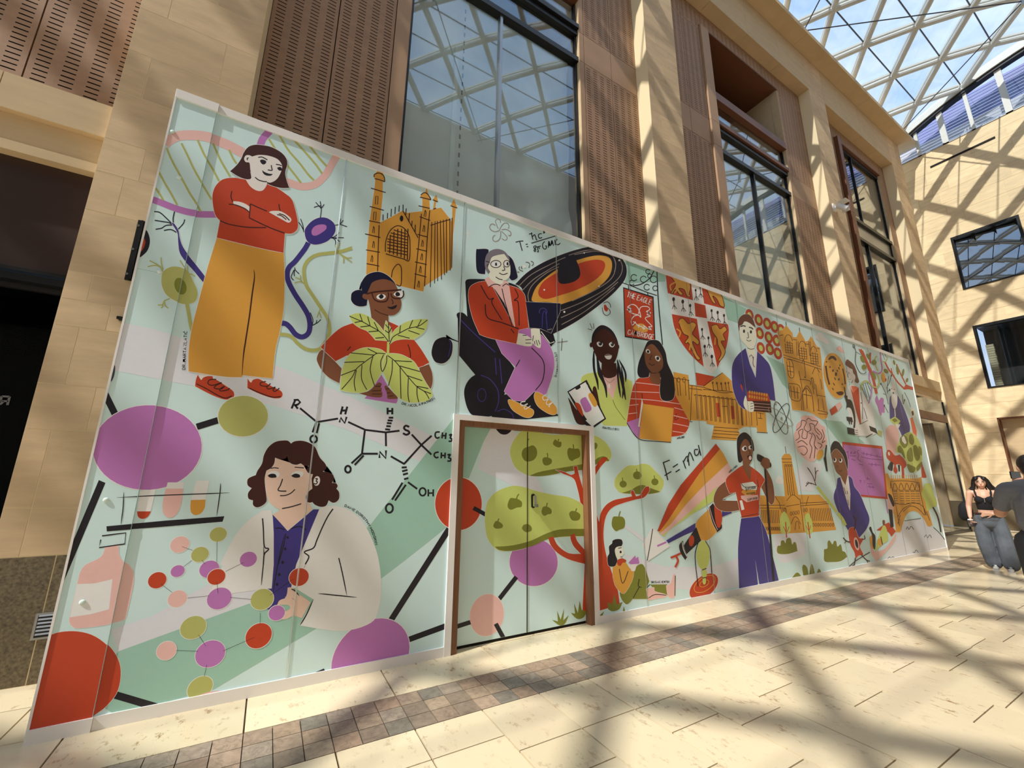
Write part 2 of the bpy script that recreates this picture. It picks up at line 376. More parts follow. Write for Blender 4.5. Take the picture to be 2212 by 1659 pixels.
for k, b in enumerate(BAYS):
    zl = 4.3 if k < 2 else 4.87
    for (xa, xb) in b['p']+b['p2']:
        n = 4 if xb-xa > .6 else 3
        slotted(xa, xb, zl, Z1, PY, n); plain(xa, xb, Z1, Z2); slotted(xa, xb, Z2, Z3, PY, n)
        slotted(xa, xb, Z3, Z4, PY, n, name='slotted_frieze_panel')
    wa, wb = b['w']; x = b['s'][0]
    nseg = 4
    fx = [x+(b['s2'][1]-x)*i/nseg for i in range(nseg+1)]
    for a_, b_ in zip(fx, fx[1:]): slotted(a_, b_, 13.12 if k else Z3, Z4, PY, 5, name='slotted_frieze_panel')
    for (z0, z1) in ((zl, Z1), (Z1, Z2), (Z2, 13.1)):
        if k == 0:
            plain(b['s'][0], wa, z0, z1, name='jamb_strip'); 
        else:       # bronze window surround standing proud of the cladding
            g = .005
            bx('window_surround', M_PANEL2 if k == 1 else M_BRONZE, (b['s'][0]+.02, wa, PY-.11 if k == 2 else PY-.05, PY+.12, z0+g, z1-g), wall)
        plain(b['s2'][0], b['s2'][1], z0, z1, name='jamb_strip')
        bx('jamb_reveal', M_STONE2, (wb, wb+.012, PY+.005, 1.44, z0, z1), wall)
        bx('jamb_reveal', M_PANEL2, (wa-.012, wa, PY+.005, 1.44, z0, z1), wall)
    # dark backing behind panels, left and right of the window
    bx('panel_backing', M_VOID, (b['p'][0][0], wa-.02, 1.30, 1.32, 4.2, Z4), wall)
    bx('panel_backing', M_VOID, (wb+.02, b['p2'][-1][1], 1.30, 1.32, 4.2, Z4), wall)
    bx('panel_backing', M_VOID, (b['s'][0], b['s2'][1], 1.30, 1.32, 13.14, Z4), wall)
    # loggia above the balustrade / room behind the glass
    soff = bx('loggia_soffit', M_BRONZE, (wa-.02, wb+.02, PY-.02, 3.2, 13.08, 13.13), wall)
    bx('loggia_side', M_STONE2, (wb+.012, wb+.06, PY+.02, 3.2, 10.2, 13.08), wall)
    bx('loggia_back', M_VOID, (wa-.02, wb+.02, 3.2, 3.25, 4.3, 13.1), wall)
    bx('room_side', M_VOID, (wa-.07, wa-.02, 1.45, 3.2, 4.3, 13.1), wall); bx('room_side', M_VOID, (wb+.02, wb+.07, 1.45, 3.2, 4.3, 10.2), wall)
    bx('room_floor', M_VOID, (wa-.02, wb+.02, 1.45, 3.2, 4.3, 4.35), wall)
    # beam between pilasters, in stones
    a0, a1 = PIL[k][1], PIL[k+1][0]; n = 4; xs = [a0+(a1-a0)*i/n for i in range(n+1)]
    for a_, b_ in zip(xs, xs[1:]): block('beam_stone', M_STONE2, (a_, b_, FY, 1.5, Z4, 14.96), wall, (.003, .001, .001))
xs = [-8+(22.5+8)*i/7 for i in range(8)]
for a_, b_ in zip(xs, xs[1:]):
    MB().prism([(.51, 14.97), (1.6, 14.97), (1.6, 15.3), (.6, 15.3), (.51, 15.12)], 'x', a_+.003, b_-.003).build('coping', M_STONE2, wall)
# bay to the left of the first pilaster: slotted panels over a shop front
for (xa, xb) in ((-1.42, -.68), (-2.16, -1.42), (-2.9, -2.16)):
    slotted(xa, xb, 4.80, 9.42, PY, 4)
bx('panel_backing', M_VOID, (-3, -.68, 1.30, 1.32, 4.8, 9.42), wall)
bx('upper_wall', M_STONE2, (-8, -2.9, 1.1, 1.5, 4.87, 14.96), wall); bx('upper_wall', M_STONE2, (-2.9, -.68, PY, 1.5, 9.42, 14.96), wall)

# shop front left of the pilaster
sf = empty('door_1', (-1.8, 1.3, 0)); tag(sf, kind='structure')
def sfb(n, mt, b): o = bx(n, mt, b); o.parent = sf; o.matrix_parent_inverse = Matrix.Translation((1.8, -1.3, 0)); return o
M_FASCIA = mat('fascia_brown', (58, 40, 34), .35, var=.06, scale=3)
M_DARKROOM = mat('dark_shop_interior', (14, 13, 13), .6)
sfb('fascia', M_FASCIA, (-5, -.69, 1.12, 1.2, 3.17, 4.18))
sfb('fascia_rail', M_BLACK, (-5, -.69, 1.08, 1.2, 3.135, 3.165)); sfb('fascia_rail', M_BLACK, (-5, -.69, 1.10, 1.2, 3.06, 3.12))
for i in range(26):      # slats of the rolled shutter just inside
    sfb('shutter_slat', M_BLACK, (-5, -.72, 1.5+.05*i, 1.53+.05*i, 2.98, 3.0))
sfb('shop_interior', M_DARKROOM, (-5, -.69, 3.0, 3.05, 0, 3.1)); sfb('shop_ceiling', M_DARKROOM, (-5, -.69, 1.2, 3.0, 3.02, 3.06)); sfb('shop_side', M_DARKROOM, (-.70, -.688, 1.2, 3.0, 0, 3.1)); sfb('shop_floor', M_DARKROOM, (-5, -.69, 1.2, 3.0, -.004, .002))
sfb('glass', glassmat('dark_glass', (.5, .5, .5), 1.2, .5), (-5, -.70, 1.24, 1.245, .05, 3.06))

# windows
def sheet(x0, x1, z0, z1, y):
    """creased sheeting hung behind the glass"""
    B = MB(); nx, nz = 30, 34; q = random.Random(int(x0*10))
    ph = [q.uniform(0, 6) for _ in range(6)]
    for j in range(nz+1):
        for i in range(nx+1):
            x = x0+(x1-x0)*i/nx; z = z0+(z1-z0)*j/nz
            d = .03*math.sin(3.1*z+1.3*x+ph[0])+.02*math.sin(6.3*z-2.2*x+ph[1])+.012*math.sin(11*x+ph[2]+2*z)+q.uniform(-.012, .012)
            B.v.append((x, y+d, z))
    for j in range(nz):
        for i in range(nx):
            a = j*(nx+1)+i; B.f.append((a, a+1, a+nx+2, a+nx+1))
    return B.mesh('sheeting', True)
for k, b in enumerate(BAYS):
    wa, wb = b['w']; mx_ = b['m']; G = 1.36
    wo = empty('window_%d' % (k+1), (wa, G, 4.4)); tag(wo, kind='structure')
    inv = Matrix.Translation((-wa, -G, -4.4))
    def wp(n, mt, bb):
        o = bx(n, mt, bb); o.parent = wo; o.matrix_parent_inverse = inv; return o
    zb, zt = 4.4, (10.9 if k < 2 else 13.05)
    if k == 2: zb = 4.9
    fr = .045
    wp('frame', M_BLACK, (wa, wa+fr, G-.03, G+.05, zb, zt)); wp('frame', M_BLACK, (wb-fr, wb, G-.03, G+.05, zb, zt))
    wp('transom', M_BLACK, (wa, wb, G-.08, G+.06, 9.42, 9.53))
    if k < 2:
        wp('transom', M_BLACK, (wa, wb, G-.07, G+.06, 10.08, 10.2)); wp('transom_cap', M_BRONZE if k else M_BLACK, (wa, wb, G-.12, G+.06, 10.2, 10.30))
        wp('handrail', M_BRONZE, (wa, wb, G-.14, G+.05, 10.93, 11.16))
        wp('pane', M_GLASSW, (wa+fr, wb-fr, G, G+.012, 10.30, 10.93))
        wp('pane', M_GLASSW, (wa+fr, wb-fr, G, G+.012, 9.53, 10.08))
    else:
        wp('transom', M_BLACK, (wa, wb, G-.08, G+.06, 10.13, 10.25)); wp('transom', M_BLACK, (wa, wb, G-.05, G+.05, 12.95, 13.08))
        wp('mullion', M_BLACK, (mx_-.022, mx_+.022, G-.04, G+.04, 10.25, 12.95))
        for (xa, xb) in ((wa+fr, mx_-.022), (mx_+.022, wb-fr)): wp('pane', M_GLASSW, (xa, xb, G, G+.012, 10.25, 12.95))
        wp('spandrel', M_STEEL, (wa+fr, wb-fr, G, G+.02, 9.53, 10.13))
    wp('mullion', M_STEEL if k == 0 else M_BLACK, (mx_-.025, mx_+.025, G-.05, G+.05, zb, 9.42))
    for (xa, xb) in ((wa+fr, mx_-.025), (mx_+.025, wb-fr)): wp('pane', M_GLASSW, (xa, xb, G, G+.012, zb, 9.42))
    if k < 2:
        s = obj('sheeting', sheet(wa, wb, 4.4, 10.1, G+.30), M_SHEET, wo); s.matrix_parent_inverse = inv
    if k == 0:
        wp('hanging_post', M_SHEET, (mx_-.75, mx_-.68, G+.14, G+.20, 4.5, 8.5))
        for i in range(26): wp('fixing_tape', M_BLACK, (mx_-.62, mx_-.595, G+.13, G+.135, 5.0+.17*i, 5.08+.17*i))
# shop glazing beyond the end of the hoarding
sg = empty('window_4', (15.5, 1.3, 0)); tag(sg, kind='structure'); inv = Matrix.Translation((-15.5, -1.3, 0))
def sp(n, mt, bb):
    o = bx(n, mt, bb); o.parent = sg; o.matrix_parent_inverse = inv; return o
sp('frame', M_BLACK, (20.5, 20.56, .98, 1.06, 0, 4.17)); sp('frame', M_BLACK, (15.41, 15.47, .98, 1.06, 0, 4.17)); sp('sill', M_BLACK, (15.41, 20.56, .98, 1.06, 0, .08))
sp('fascia', M_BRONZE, (15.41, 20.56, .97, 1.08, 3.45, 3.7))
for i in range(3): sp('pane', M_GLASSS, (15.47+i*1.677, 15.46+(i+1)*1.677, 1.0, 1.012, .08, 3.45))
for i in range(3): sp('pane', M_GLASSS, (15.47+i*1.677, 15.46+(i+1)*1.677, 1.0, 1.012, 3.7, 4.17))
M_SHOPIN = mat('shop_interior_wall', (150, 130, 96), .8, var=.2, scale=1.2)
sp('interior_wall', M_SHOPIN, (15.45, 20.6, 3.0, 3.05, 0, 4.1)); sp('interior_side', M_SHOPIN, (20.58, 20.63, 1.1, 3.0, 0, 4.1))

# ------------------------------------------------------------------ far wall
XF = 22.3
B = MB().box(XF+.012, XF+.19, .23, 1.5, 0, 14.38).box(XF+.012, XF+.19, -7.3, -2.2, 0, 14.38).box(XF+.012, XF+.19, -2.2, -1.45, 3.68, 14.38)
for (z0, z1) in ((3.68, 4.72), (7.0, 8.42), (10.53, 14.38)): B.box(XF+.012, XF+.19, -1.45, .23, z0, z1)
wb_ = B.build('wall_back', M_MORTAR); tag(wb_, kind='structure')
WIN = [(-1.45, .23, 8.42, 10.53), (-1.45, .23, 4.72, 7.0), (-2.2, .2, 0, 3.68)]
zc = [.0, .88, 1.33, 1.8, 2.28, 2.75, 3.2, 3.68, 4.2, 4.72, 5.2, 5.62, 6.1, 6.55, 7.0, 7.45, 7.95, 8.42, 8.95, 9.5, 10.0, 10.53, 11.0, 11.5, 12.0, 12.5, 13.0, 13.5, 13.95, 14.38]
rq = random.Random(11)
for z0, z1 in zip(zc, zc[1:]):
    segs = [(-7.3, 1.5)]
    for (ya, yb, wa, wz) in WIN:
        if z0 < wz-.01 and z1 > wa+.01:
            segs = [s for q in segs for s in ((q[0], min(q[1], ya)), (max(q[0], yb), q[1])) if s[1]-s[0] > .02]
    for (ya, yb) in segs:
        y = yb
        first = True
        while y > ya+.01:
            l = rq.choice([.45, .6, .75, .9, 1.1])*(.6 if first else 1); first = False
            y2 = max(ya, y-l); y2 = ya if y2-ya < .2 else y2
            if y < -3.4 and y-l > -7: y2 = max(ya, y-1.9)
            block('plinth_stone' if z0 < .1 else 'stone', M_GRANITE if z0 < .1 else M_STONEF, (XF, XF+.2, y2, y, z0, z1), wb_, (.001, .0035, .0035)); y = y2
bx('wall_slot_strip', M_VOID, (XF-.012, XF+.02, -1.44, .29, 13.66, 13.74), wb_)  # dark strip laid on the wall face for the slot
M_DARKW = mat('window_room', (20, 26, 26), .7)
for k, (ya, yb, za, zb) in enumerate(WIN[:2]):
    wo = empty('window_%d' % (5+k), (XF, ya, za)); tag(wo, kind='structure'); inv = Matrix.Translation((-XF, -ya, -za))
    def wp(n, mt, bb):
        o = bx(n, mt, bb); o.parent = wo; o.matrix_parent_inverse = inv; return o
    f = .07
    wp('frame', M_BLACK, (XF-.03, XF+.1, ya, ya+f, za, zb)); wp('frame', M_BLACK, (XF-.03, XF+.1, yb-f, yb, za, zb))
    wp('frame', M_BLACK, (XF-.03, XF+.1, ya+f, yb-f, zb-f*1.4, zb)); wp('frame', M_BLACK, (XF-.03, XF+.1, ya+f, yb-f, za, za+f*.6))
    if k == 0:
        n = 3; ys = [ya+f+(yb-ya-2*f)*i/n for i in range(n+1)]
        for a_, b_ in zip(ys, ys[1:]):       # panes hung slightly out of plumb, so they mirror the roof
            B = MB(); t_ = (b_-a_)*math.tan(R(7)); v_ = (zb-za)*math.tan(R(3.5))
            B.prism([(a_+.003, za+f*.6), (b_-.003, za+f*.6), (b_-.003, zb-f*1.4), (a_+.003, zb-f*1.4)], 'x', XF+.03, XF+.04)
            B.v = [(x+t_*(b_-y)/(b_-a_)+v_*(z-za)/(zb-za), y, z) for x, y, z in B.v]
            o_ = B.build('pane', glassmat('mirror_window_glass', (.3, .36, .4), 3.2, 1.2), wo); o_.matrix_parent_inverse = inv
        wp('room', M_DARKW, (XF+.2, XF+.24, ya, yb, za, zb))
    else:
        wp('pane', glassmat('clear_pane', (.9, .9, .9), 1.35, 1.), (XF+.03, XF+.04, ya+f, yb-f, za+f*.6, zb-f*1.4)); wp('room', M_DARKW, (XF+1.2, XF+1.24, ya, yb, za, zb))
        wp('room_side', M_DARKW, (XF+.21, XF+1.2, ya-.04, ya, za, zb)); wp('room_ceiling', M_DARKW, (XF+.21, XF+1.2, ya, yb, zb, zb+.04)); wp('room_floor', M_DARKW, (XF+.21, XF+1.2, ya, yb, za-.04, za))
        M_DB = mat('pale_stacked_blocks', (176, 176, 150), .8, rnd=.12)
        for i in range(18): block('stacked_block', M_DB, (XF+.3, XF+.42, yb-.33+.004*(i % 3), yb-.13, za+.06+.085*i, za+.14+.085*i), wo, .003).matrix_parent_inverse = inv
# recessed doorway in the far wall
dr = empty('door_2', (XF, -1, 0)); tag(dr, kind='structure'); inv = Matrix.Translation((-XF, 1, 0))
def dp(n, mt, bb):
    o = bx(n, mt, bb); o.parent = dr; o.matrix_parent_inverse = inv; return o
dp('recess_panel', M_STONE2, (XF+.3, XF+.34, -.6, .2, 0, 3.68)); dp('recess_soffit', M_BRONZE, (XF+.02, XF+.32, -2.2, .2, 3.64, 3.68)); dp('recess_side', M_BRONZE, (XF+.02, XF+.32, .165, .2, 0, 3.66))
dp('leaf', M_DARKROOM, (XF+.3, XF+.34, -2.2, -.6, 0, 3.68))

# clerestory between far wall and roof
def zr(Y): return 16.6-.055*(Y+3.6)**2
cl = empty('window_7', (XF, 0, 14.38)); tag(cl, kind='structure'); inv = Matrix.Translation((-XF, 0, -14.38))
def cp(o): o.parent = cl; o.matrix_parent_inverse = inv; return o
for i, Y in enumerate([.49, -.27, -1.02, -1.9, -2.9, -3.9, -4.9, -5.9]):
    wd = .05 if i % 2 == 0 else .085
    cp(bx('post', M_ROOFW, (XF-.02, XF+.10, Y-wd, Y+wd, 14.36, zr(Y)+.02)))
cp(bx('sill', M_STEEL, (XF-.02, XF+.2, -7, 1.2, 14.36, 14.40)))
M_LV = mat('louvre_blue', (132, 136, 190), .5, rnd=.08); M_LV2 = mat('louvre_grey', (204, 198, 202), .6, rnd=.10)
for i in range(16):
    z = 14.42+i*.13
    cp(bx('louvre', M_LV2 if i < 7 else M_LV, (XF+.75, XF+.80, -7, 2.5, z, z+.085)))
ys = [1.1, .49, -.27, -1.02, -1.9, -2.9, -3.9, -4.9, -5.9, -7.1]
for a_, b_ in zip(ys, ys[1:]):
    cp(MB().prism([(a_, 14.4), (b_, 14.4), (b_, zr(b_)-.1), (a_, zr(a_)-.1)], 'x', XF+.03, XF+.04).build('pane', M_GLASSR))

# ------------------------------------------------------------------ glazed roof
roof = empty('ceiling', (0, -3.1, 16)); tag(roof, kind='structure'); RINV = Matrix.Translation((0, 3.1, -16))
def rpart(o): o.parent = roof; o.matrix_parent_inverse = RINV; return o
NR = 9
YR = [.035-1.05*(r-1) for r in range(NR)]
HX = 1.1
mem = {}
def member(r, s):
    if (r, s) not in mem:
        a = Vector((0, YR[r], zr(YR[r]))); b = Vector((s*HX, YR[r+1], zr(YR[r+1])))
        B = MB().tube([a, b], .088, 10)
        d = (b-a).normalized(); side = Vector((0, 0, 1)).cross(d).normalized()*.055; up = Vector((0, 0, .13))
        p = [a-side+up, a+side+up, b+side+up, b-side+up]; h = Vector((0, 0, .07)); n = len(B.v)
        B.v += [tuple(v) for v in p]+[tuple(v+h) for v in p]; B.f += [tuple(n+i for i in q) for q in ((0, 3, 2, 1), (4, 5, 6, 7), (0, 1, 5, 4), (1, 2, 6, 5), (2, 3, 7, 6), (3, 0, 4, 7))]
        p = [a-side*.3+up*.5, a+side*.3+up*.5, b+side*.3+up*.5, b-side*.3+up*.5]; n = len(B.v)
        B.v += [tuple(v) for v in p]+[tuple(v+h) for v in p]; B.f += [tuple(n+i for i in q) for q in ((0, 3, 2, 1), (4, 5, 6, 7), (0, 1, 5, 4), (1, 2, 6, 5), (2, 3, 7, 6), (3, 0, 4, 7))]
        me = B.mesh('roof_member'); me.materials.append(M_ROOFW); mem[(r, s)] = me
    return mem[(r, s)]
rodm = {}
panem = {}
XA, XB = -17.35, 22.25
far_pane = MB()
def pane(pts, tagk, x):
    cz = sum((Vector(p) for p in pts), Vector())/3
    if any(seen((x+p[0], p[1], p[2]), 30) for p in pts) or seen((x+cz.x, cz.y, cz.z), 30):
        if tagk not in panem:
            B = MB(); B.v = [tuple(p) for p in pts]+[(p[0], p[1], p[2]+.014) for p in pts]
            B.f = [(0, 2, 1), (3, 4, 5), (0, 1, 4, 3), (1, 2, 5, 4), (2, 0, 3, 5)]
            me = B.mesh('roof_pane'); me.materials.append(M_GLASSR); panem[tagk] = me
        o = obj('roof_pane', panem[tagk]); o.location = (x, 0, 0); rpart(o)
    else:
        n = len(far_pane.v); far_pane.v += [(x+p[0], p[1], p[2]) for p in pts]; far_pane.f.append((n, n+1, n+2))
for r in range(NR):
    base = 15.65 if r % 2 == 0 else 14.55
    x = base-2.2*15
    while x < XB+.01:
        if x > XA-.01:
            if r < NR-1:
                for s in (-1, 1):
                    if XA-.01 < x+s*HX < XB+.01:
                        o = obj('roof_member', member(r, s)); o.location = (x, 0, 0); rpart(o)
            if x+2.2 < XB+.01:
                if r not in rodm:
                    me = MB().tube([(0, YR[r], zr(YR[r])+.14), (2.2, YR[r], zr(YR[r])+.14)], .02, 6).mesh('glazing_rod'); me.materials.append(M_CABLE); rodm[r] = me
                o = obj('glazing_rod', rodm[r]); o.location = (x, 0, 0); rpart(o)
                zg = .205
                for dr_ in (-1, 1):
                    if 0 <= r+dr_ < NR:
                        pane([(0, YR[r], zr(YR[r])+zg), (2.2, YR[r], zr(YR[r])+zg), (HX, YR[r+dr_], zr(YR[r+dr_])+zg)], (r, dr_), x)
        x += 2.2
for r in range(0, NR-2, 2):
    for xe, s in ((XB, -1), (XA, 1)):
        pane([(0, YR[r], zr(YR[r])+.205), (0, YR[r+2], zr(YR[r+2])+.205), (s*HX, YR[r+1], zr(YR[r+1])+.205)], ('e', r, s), xe)
rpart(tag(far_pane.build('roof_panes_beyond', M_GLASSR), kind='stuff'))
# end beam, with a separate dark strip along its underside
B = MB(); D = MB(); n = 24
pts = [(1.1-8.4*i/n) for i in range(n+1)]
def strip(B, x0, x1, dz0, dz1):
    for a, b in zip(pts, pts[1:]):
        k = len(B.v)
        for Y in (a, b): B.v += [(x0, Y, zr(Y)+dz0), (x1, Y, zr(Y)+dz0), (x1, Y, zr(Y)+dz1), (x0, Y, zr(Y)+dz1)]
        B.f += [(k, k+1, k+5, k+4), (k+1, k+2, k+6, k+5), (k+2, k+3, k+7, k+6), (k+3, k, k+4, k+7)]
strip(B, XF-.16, XF+.2, -.10, .2); rpart(B.build('end_beam', M_ROOFW)); strip(D, XF-.1, XF+.16, -.22, -.10); rpart(D.build('end_beam_dark_underside', M_BLACK))
# tie rods meeting at hung nodes
for k in range(5):
    hx = 18.78-7.6*k; hub = Vector((hx, -3.02, 15.5))
    rpart(MB().tube([hub-Vector((0, 0, .12)), hub+Vector((0, 0, .12))], .06, 10).build('tie_node', M_STEEL)); rpart(MB().tube([hub, (hx, -3.02, zr(-3.02))], .035, 8).build('hanger', M_ROOFW))
    for ex, ey in ((hx-4.86, .75), (hx+2.84, .68), (hx-4.2, -7.2), (hx+3.6, -7.2)):
        rpart(MB().tube([hub, (ex, ey, 15.42)], .017, 6).build('tie_rod', M_CABLE))

# ------------------------------------------------------------------ the sides behind the camera, seen only in reflections, wall made pale to bounce more light
wr = bx('wall_right', mat('pale_bounce_wall', (236, 226, 208), .8), (-18, 22.3, -7.8, -7.3, 0, 15.9)); tag(wr, kind='structure')
for i in range(5):
    bx('bay_glazing', M_DARKW, (-14+i*7.5, -10+i*7.5, -7.31, -7.29, 4.8, 12.5), wr)
# ------------------------------------------------------------------ the painted hoarding
HL, HH = 14.53, 4.5
XS = .265                                   # edge of the raised end strip
DX0, DX1, DZ = 2.478, 4.222, 2.092          # outside of the door frame
LX0, LX1, LZ = 2.60, 4.108, 1.985           # clear opening
DOORY, STRIPY = .075, -.012
KM = 1.5
KB = 1.14          # the print's own blue, a little cooler than the warm light shows it
PALX = dict(MI=(184, 207, 197), DM=(140, 178, 155), GL=(198, 200, 199), RD=(172, 58, 28), MU=(196, 142, 54), NV=(54, 46, 112), PU=(168, 106, 160),
            OL=(162, 164, 90), LG=(178, 190, 98), OD=(112, 116, 38), PK=(222, 168, 154), BK=(22, 18, 26), MR=(54, 20, 16), SK=(224, 202, 188), FL=(214, 180, 156), BR=(116, 72, 46),
            DB=(56, 22, 14), WH=(216, 208, 202), CR=(232, 212, 182), GY=(112, 106, 108), LB=(202, 214, 216), DG=(96, 104, 44), BN=(108, 66, 28), PW=(226, 222, 220),
            DN=(14, 14, 40), HR=(92, 52, 36), TG=(136, 124, 108), ST=(82, 60, 52), PD=(120, 62, 128), GR=(58, 64, 70), MM=(150, 190, 172), OR=(206, 96, 62))
def pmat(k):
    return mat('print_'+k, PALX[k], .42, spec=.45, k=KM, var=.015, scale=30, kb=KB)
FR = {'A': (320, 260, 5.0273), 'B': (320, 540, 5.0273), 'C': (680, 570, 5.35), 'D': (760, 360, 6.146), 'E': (920, 520, 4.1477), 'F': (1220, 560, 4.1467), 'G': (60, 850, 5.0273), 'H': (60, 1120, 3.7705),
      'I': (430, 900, 5.1442), 'J': (320, 1120, 3.95), 'K': (600, 840, 5.53), 'L': (920, 880, 3.0175), 'L2': (960, 880, 6.1444), 'M': (1270, 930, 4.1484), 'N': (1440, 880, 3.77), 'O': (1420, 580, 4.3643),
      'P': (1660, 660, 5.53), 'Q': (1640, 860, 4.1464), 'R': (1780, 720, 6.91), 'S': (1800, 920, 5.1852), 'U': (1040, 450, 6.9125), 'X': (0, 0, 1.)}
cur = dict(f=(0, 0, 1.), door=False, m=None)
hoarding = empty('painted_hoarding', (0, 0, 0))
tag(hoarding, 'long tall hoarding of mint boards painted with people, buildings and science motifs', 'hoarding')
PLACED = []          # (x0,x1,z0,z1,layer) of all print laid so far
class Motif:
    def __init__(s, name, label, parent): s.name, s.label, s.parent = name, label, parent; s.v = []; s.f = []; s.mi = []; s.mats = []
    def add(s, poly, col, door):
        xs = [p[0] for p in poly]; zs = [p[1] for p in poly]; b = (min(xs), max(xs), min(zs), max(zs), door)
        l = 1+max([q[5] for q in PLACED if q[4] == door and q[0] < b[1] and q[1] > b[0] and q[2] < b[3] and q[3] > b[2]], default=0)
        PLACED.append((*b, l))
        for reg, y in ((('door',), DOORY),) if door else ((('strip',), STRIPY), (('left',), 0), (('above',), 0), (('right',), 0)):
            q = clipreg(poly, reg[0])
            if len(q) < 3: continue
            n = len(s.v); yy = y-.0003-l*.00011
            s.v += [(x, yy, z) for x, z in q]
            area = sum(q[i][0]*q[(i+1) % len(q)][1]-q[(i+1) % len(q)][0]*q[i][1] for i in range(len(q)))
            if abs(area) < 1e-7: continue
            f = list(range(n, n+len(q)))
            s.f.append(f if area > 0 else f[::-1])
            if col not in s.mats: s.mats.append(col)
            s.mi.append(s.mats.index(col))
    def done(s):
        if not s.f: return
        me = bpy.data.meshes.new(s.name); me.from_pydata(s.v, [], s.f)
        for c in s.mats: me.materials.append(pmat(c))
        me.polygons.foreach_set('material_index', s.mi); me.update()
        o = obj(s.name, me, None, s.parent); o['label'] = s.label
def clip(poly, ax, lim, keep_less):
    out = []; n = len(poly)
    for i in range(n):
        a, b = poly[i], poly[(i+1) % n]
        ia = (a[ax] <= lim) == keep_less; ib = (b[ax] <= lim) == keep_less
        if ia: out.append(a)
        if ia != ib:
            t = (lim-a[ax])/(b[ax]-a[ax]); out.append((a[0]+t*(b[0]-a[0]), a[1]+t*(b[1]-a[1])))
    return out
ZLO, ZHI = .075, 4.425
def cliprect(p, x0, x1, z0, z1):
    xs = [q[0] for q in p]; zs = [q[1] for q in p]
    if min(xs) >= x0 and max(xs) <= x1 and min(zs) >= z0 and max(zs) <= z1: return p
    if max(xs) <= x0 or min(xs) >= x1 or max(zs) <= z0 or min(zs) >= z1: return []
    for ax, lim, kl in ((0, x0, False), (0, x1, True), (1, z0, False), (1, z1, True)):
        if len(p) < 3: return []
        p = clip(p, ax, lim, kl)
    return p
def clipreg(p, r):
    if r == 'strip': return cliprect(p, .004, XS-.001, ZLO, ZHI)
    if r == 'left': return cliprect(p, XS+.001, DX0, ZLO, ZHI)
    if r == 'above': return cliprect(p, DX0, DX1, DZ, ZHI)
    if r == 'right': return cliprect(p, DX1, HL-.02, ZLO, ZHI)
    return cliprect(p, LX0+.002, LX1-.002, .03, LZ)
def fr(k, door=False): cur['f'] = FR[k]; cur['door'] = door
def motif(name, label, parent=None, each=False):
    if cur['m']: cur['m'].done()
    cur['m'] = Motif(name, label, parent or hoarding); cur['each'] = each
def piece():
    if cur.get('each'):
        o = cur['m']; o.done(); cur['m'] = Motif(o.name, o.label, o.parent)
def parse(s):
    pts = []; corner = []
    for t in s.split():
        c = t.endswith('*'); t = t.rstrip('*'); x, y = t.split(',')
        x0, y0, k = cur['f']; pts.append((x0+float(x)/k, y0+float(y)/k)); corner.append(c)
    return pts, corner
def spline(pts, corner, closed, sub=5):
    n = len(pts)
    if n < 3: return pts
    out = []
    rng = range(n if closed else n-1)
    for i in rng:
        p1, p2 = pts[i], pts[(i+1) % n]
        p0 = pts[i-1] if (closed or i > 0) and not corner[i] else p1
        j = (i+2) % n if closed else min(i+2, n-1)
        p3 = pts[j] if not corner[(i+1) % n] else p2
        if corner[i] and corner[(i+1) % n]: out.append(p1); continue
        for k in range(sub):
            t = k/sub; t2 = t*t; t3 = t2*t
            out.append(tuple(.5*(2*p1[a]+(p2[a]-p0[a])*t+(2*p0[a]-5*p1[a]+4*p2[a]-p3[a])*t2+(-p0[a]+3*p1[a]-3*p2[a]+p3[a])*t3) for a in (0, 1)))
    if not closed: out.append(pts[-1])
    return out
def lay(pix, col):
    Y = DOORY if cur['door'] else 0.
    w = [onY(x, y, Y) for x, y in pix]
    cur['m'].add([(p.x, p.z) for p in w], col, cur['door'])
def ribbon(pts, wd, closed=False, taper=False):
    n = len(pts); L = []; Rr = []
    for i in range(n):
        a = pts[i-1] if closed or i > 0 else pts[i]; b = pts[(i+1) % n] if closed or i < n-1 else pts[i]
        dx, dy = b[0]-a[0], b[1]-a[1]; l = math.hypot(dx, dy) or 1
        h = wd/2
        if taper: h *= min(1., .25+1.5*min(i, n-1-i)/max(1, n-1)*2)
        L.append((pts[i][0]-dy/l*h, pts[i][1]+dx/l*h)); Rr.append((pts[i][0]+dy/l*h, pts[i][1]-dx/l*h))
    return L, Rr
def p(col, s, out=0):
    """smooth closed shape; 'x,y*' marks a corner"""
    piece()
    a, c = parse(s); q = spline(a, c, True)
    if out:
        L, Rr = ribbon(q, out, True)
        ar = sum(q[i][0]*q[(i+1) % len(q)][1]-q[(i+1) % len(q)][0]*q[i][1] for i in range(len(q)))
        lay(Rr if ar > 0 else L, 'PW')
    lay(q, col)
def g(col, s, out=0):
    """straight-edged closed shape"""
    piece()
    a, c = parse(s)
    lay(a, col)
def l(col, wd, s, smooth=True, taper=False):
    """brush line of width wd pixels"""
    piece()
    a, c = parse(s); q = spline(a, c, False) if smooth and len(a) > 2 else a
    # extend the ends a touch so that strokes look rounded
    L, Rr = ribbon(q, wd, False, taper)
    if len(q) <= 14: lay(L+Rr[::-1], col)
    else:
        k = 0
        while k < len(q)-1:
            e = min(len(q)-1, k+10); lay(L[k:e+1]+Rr[k:e+1][::-1], col); k = e
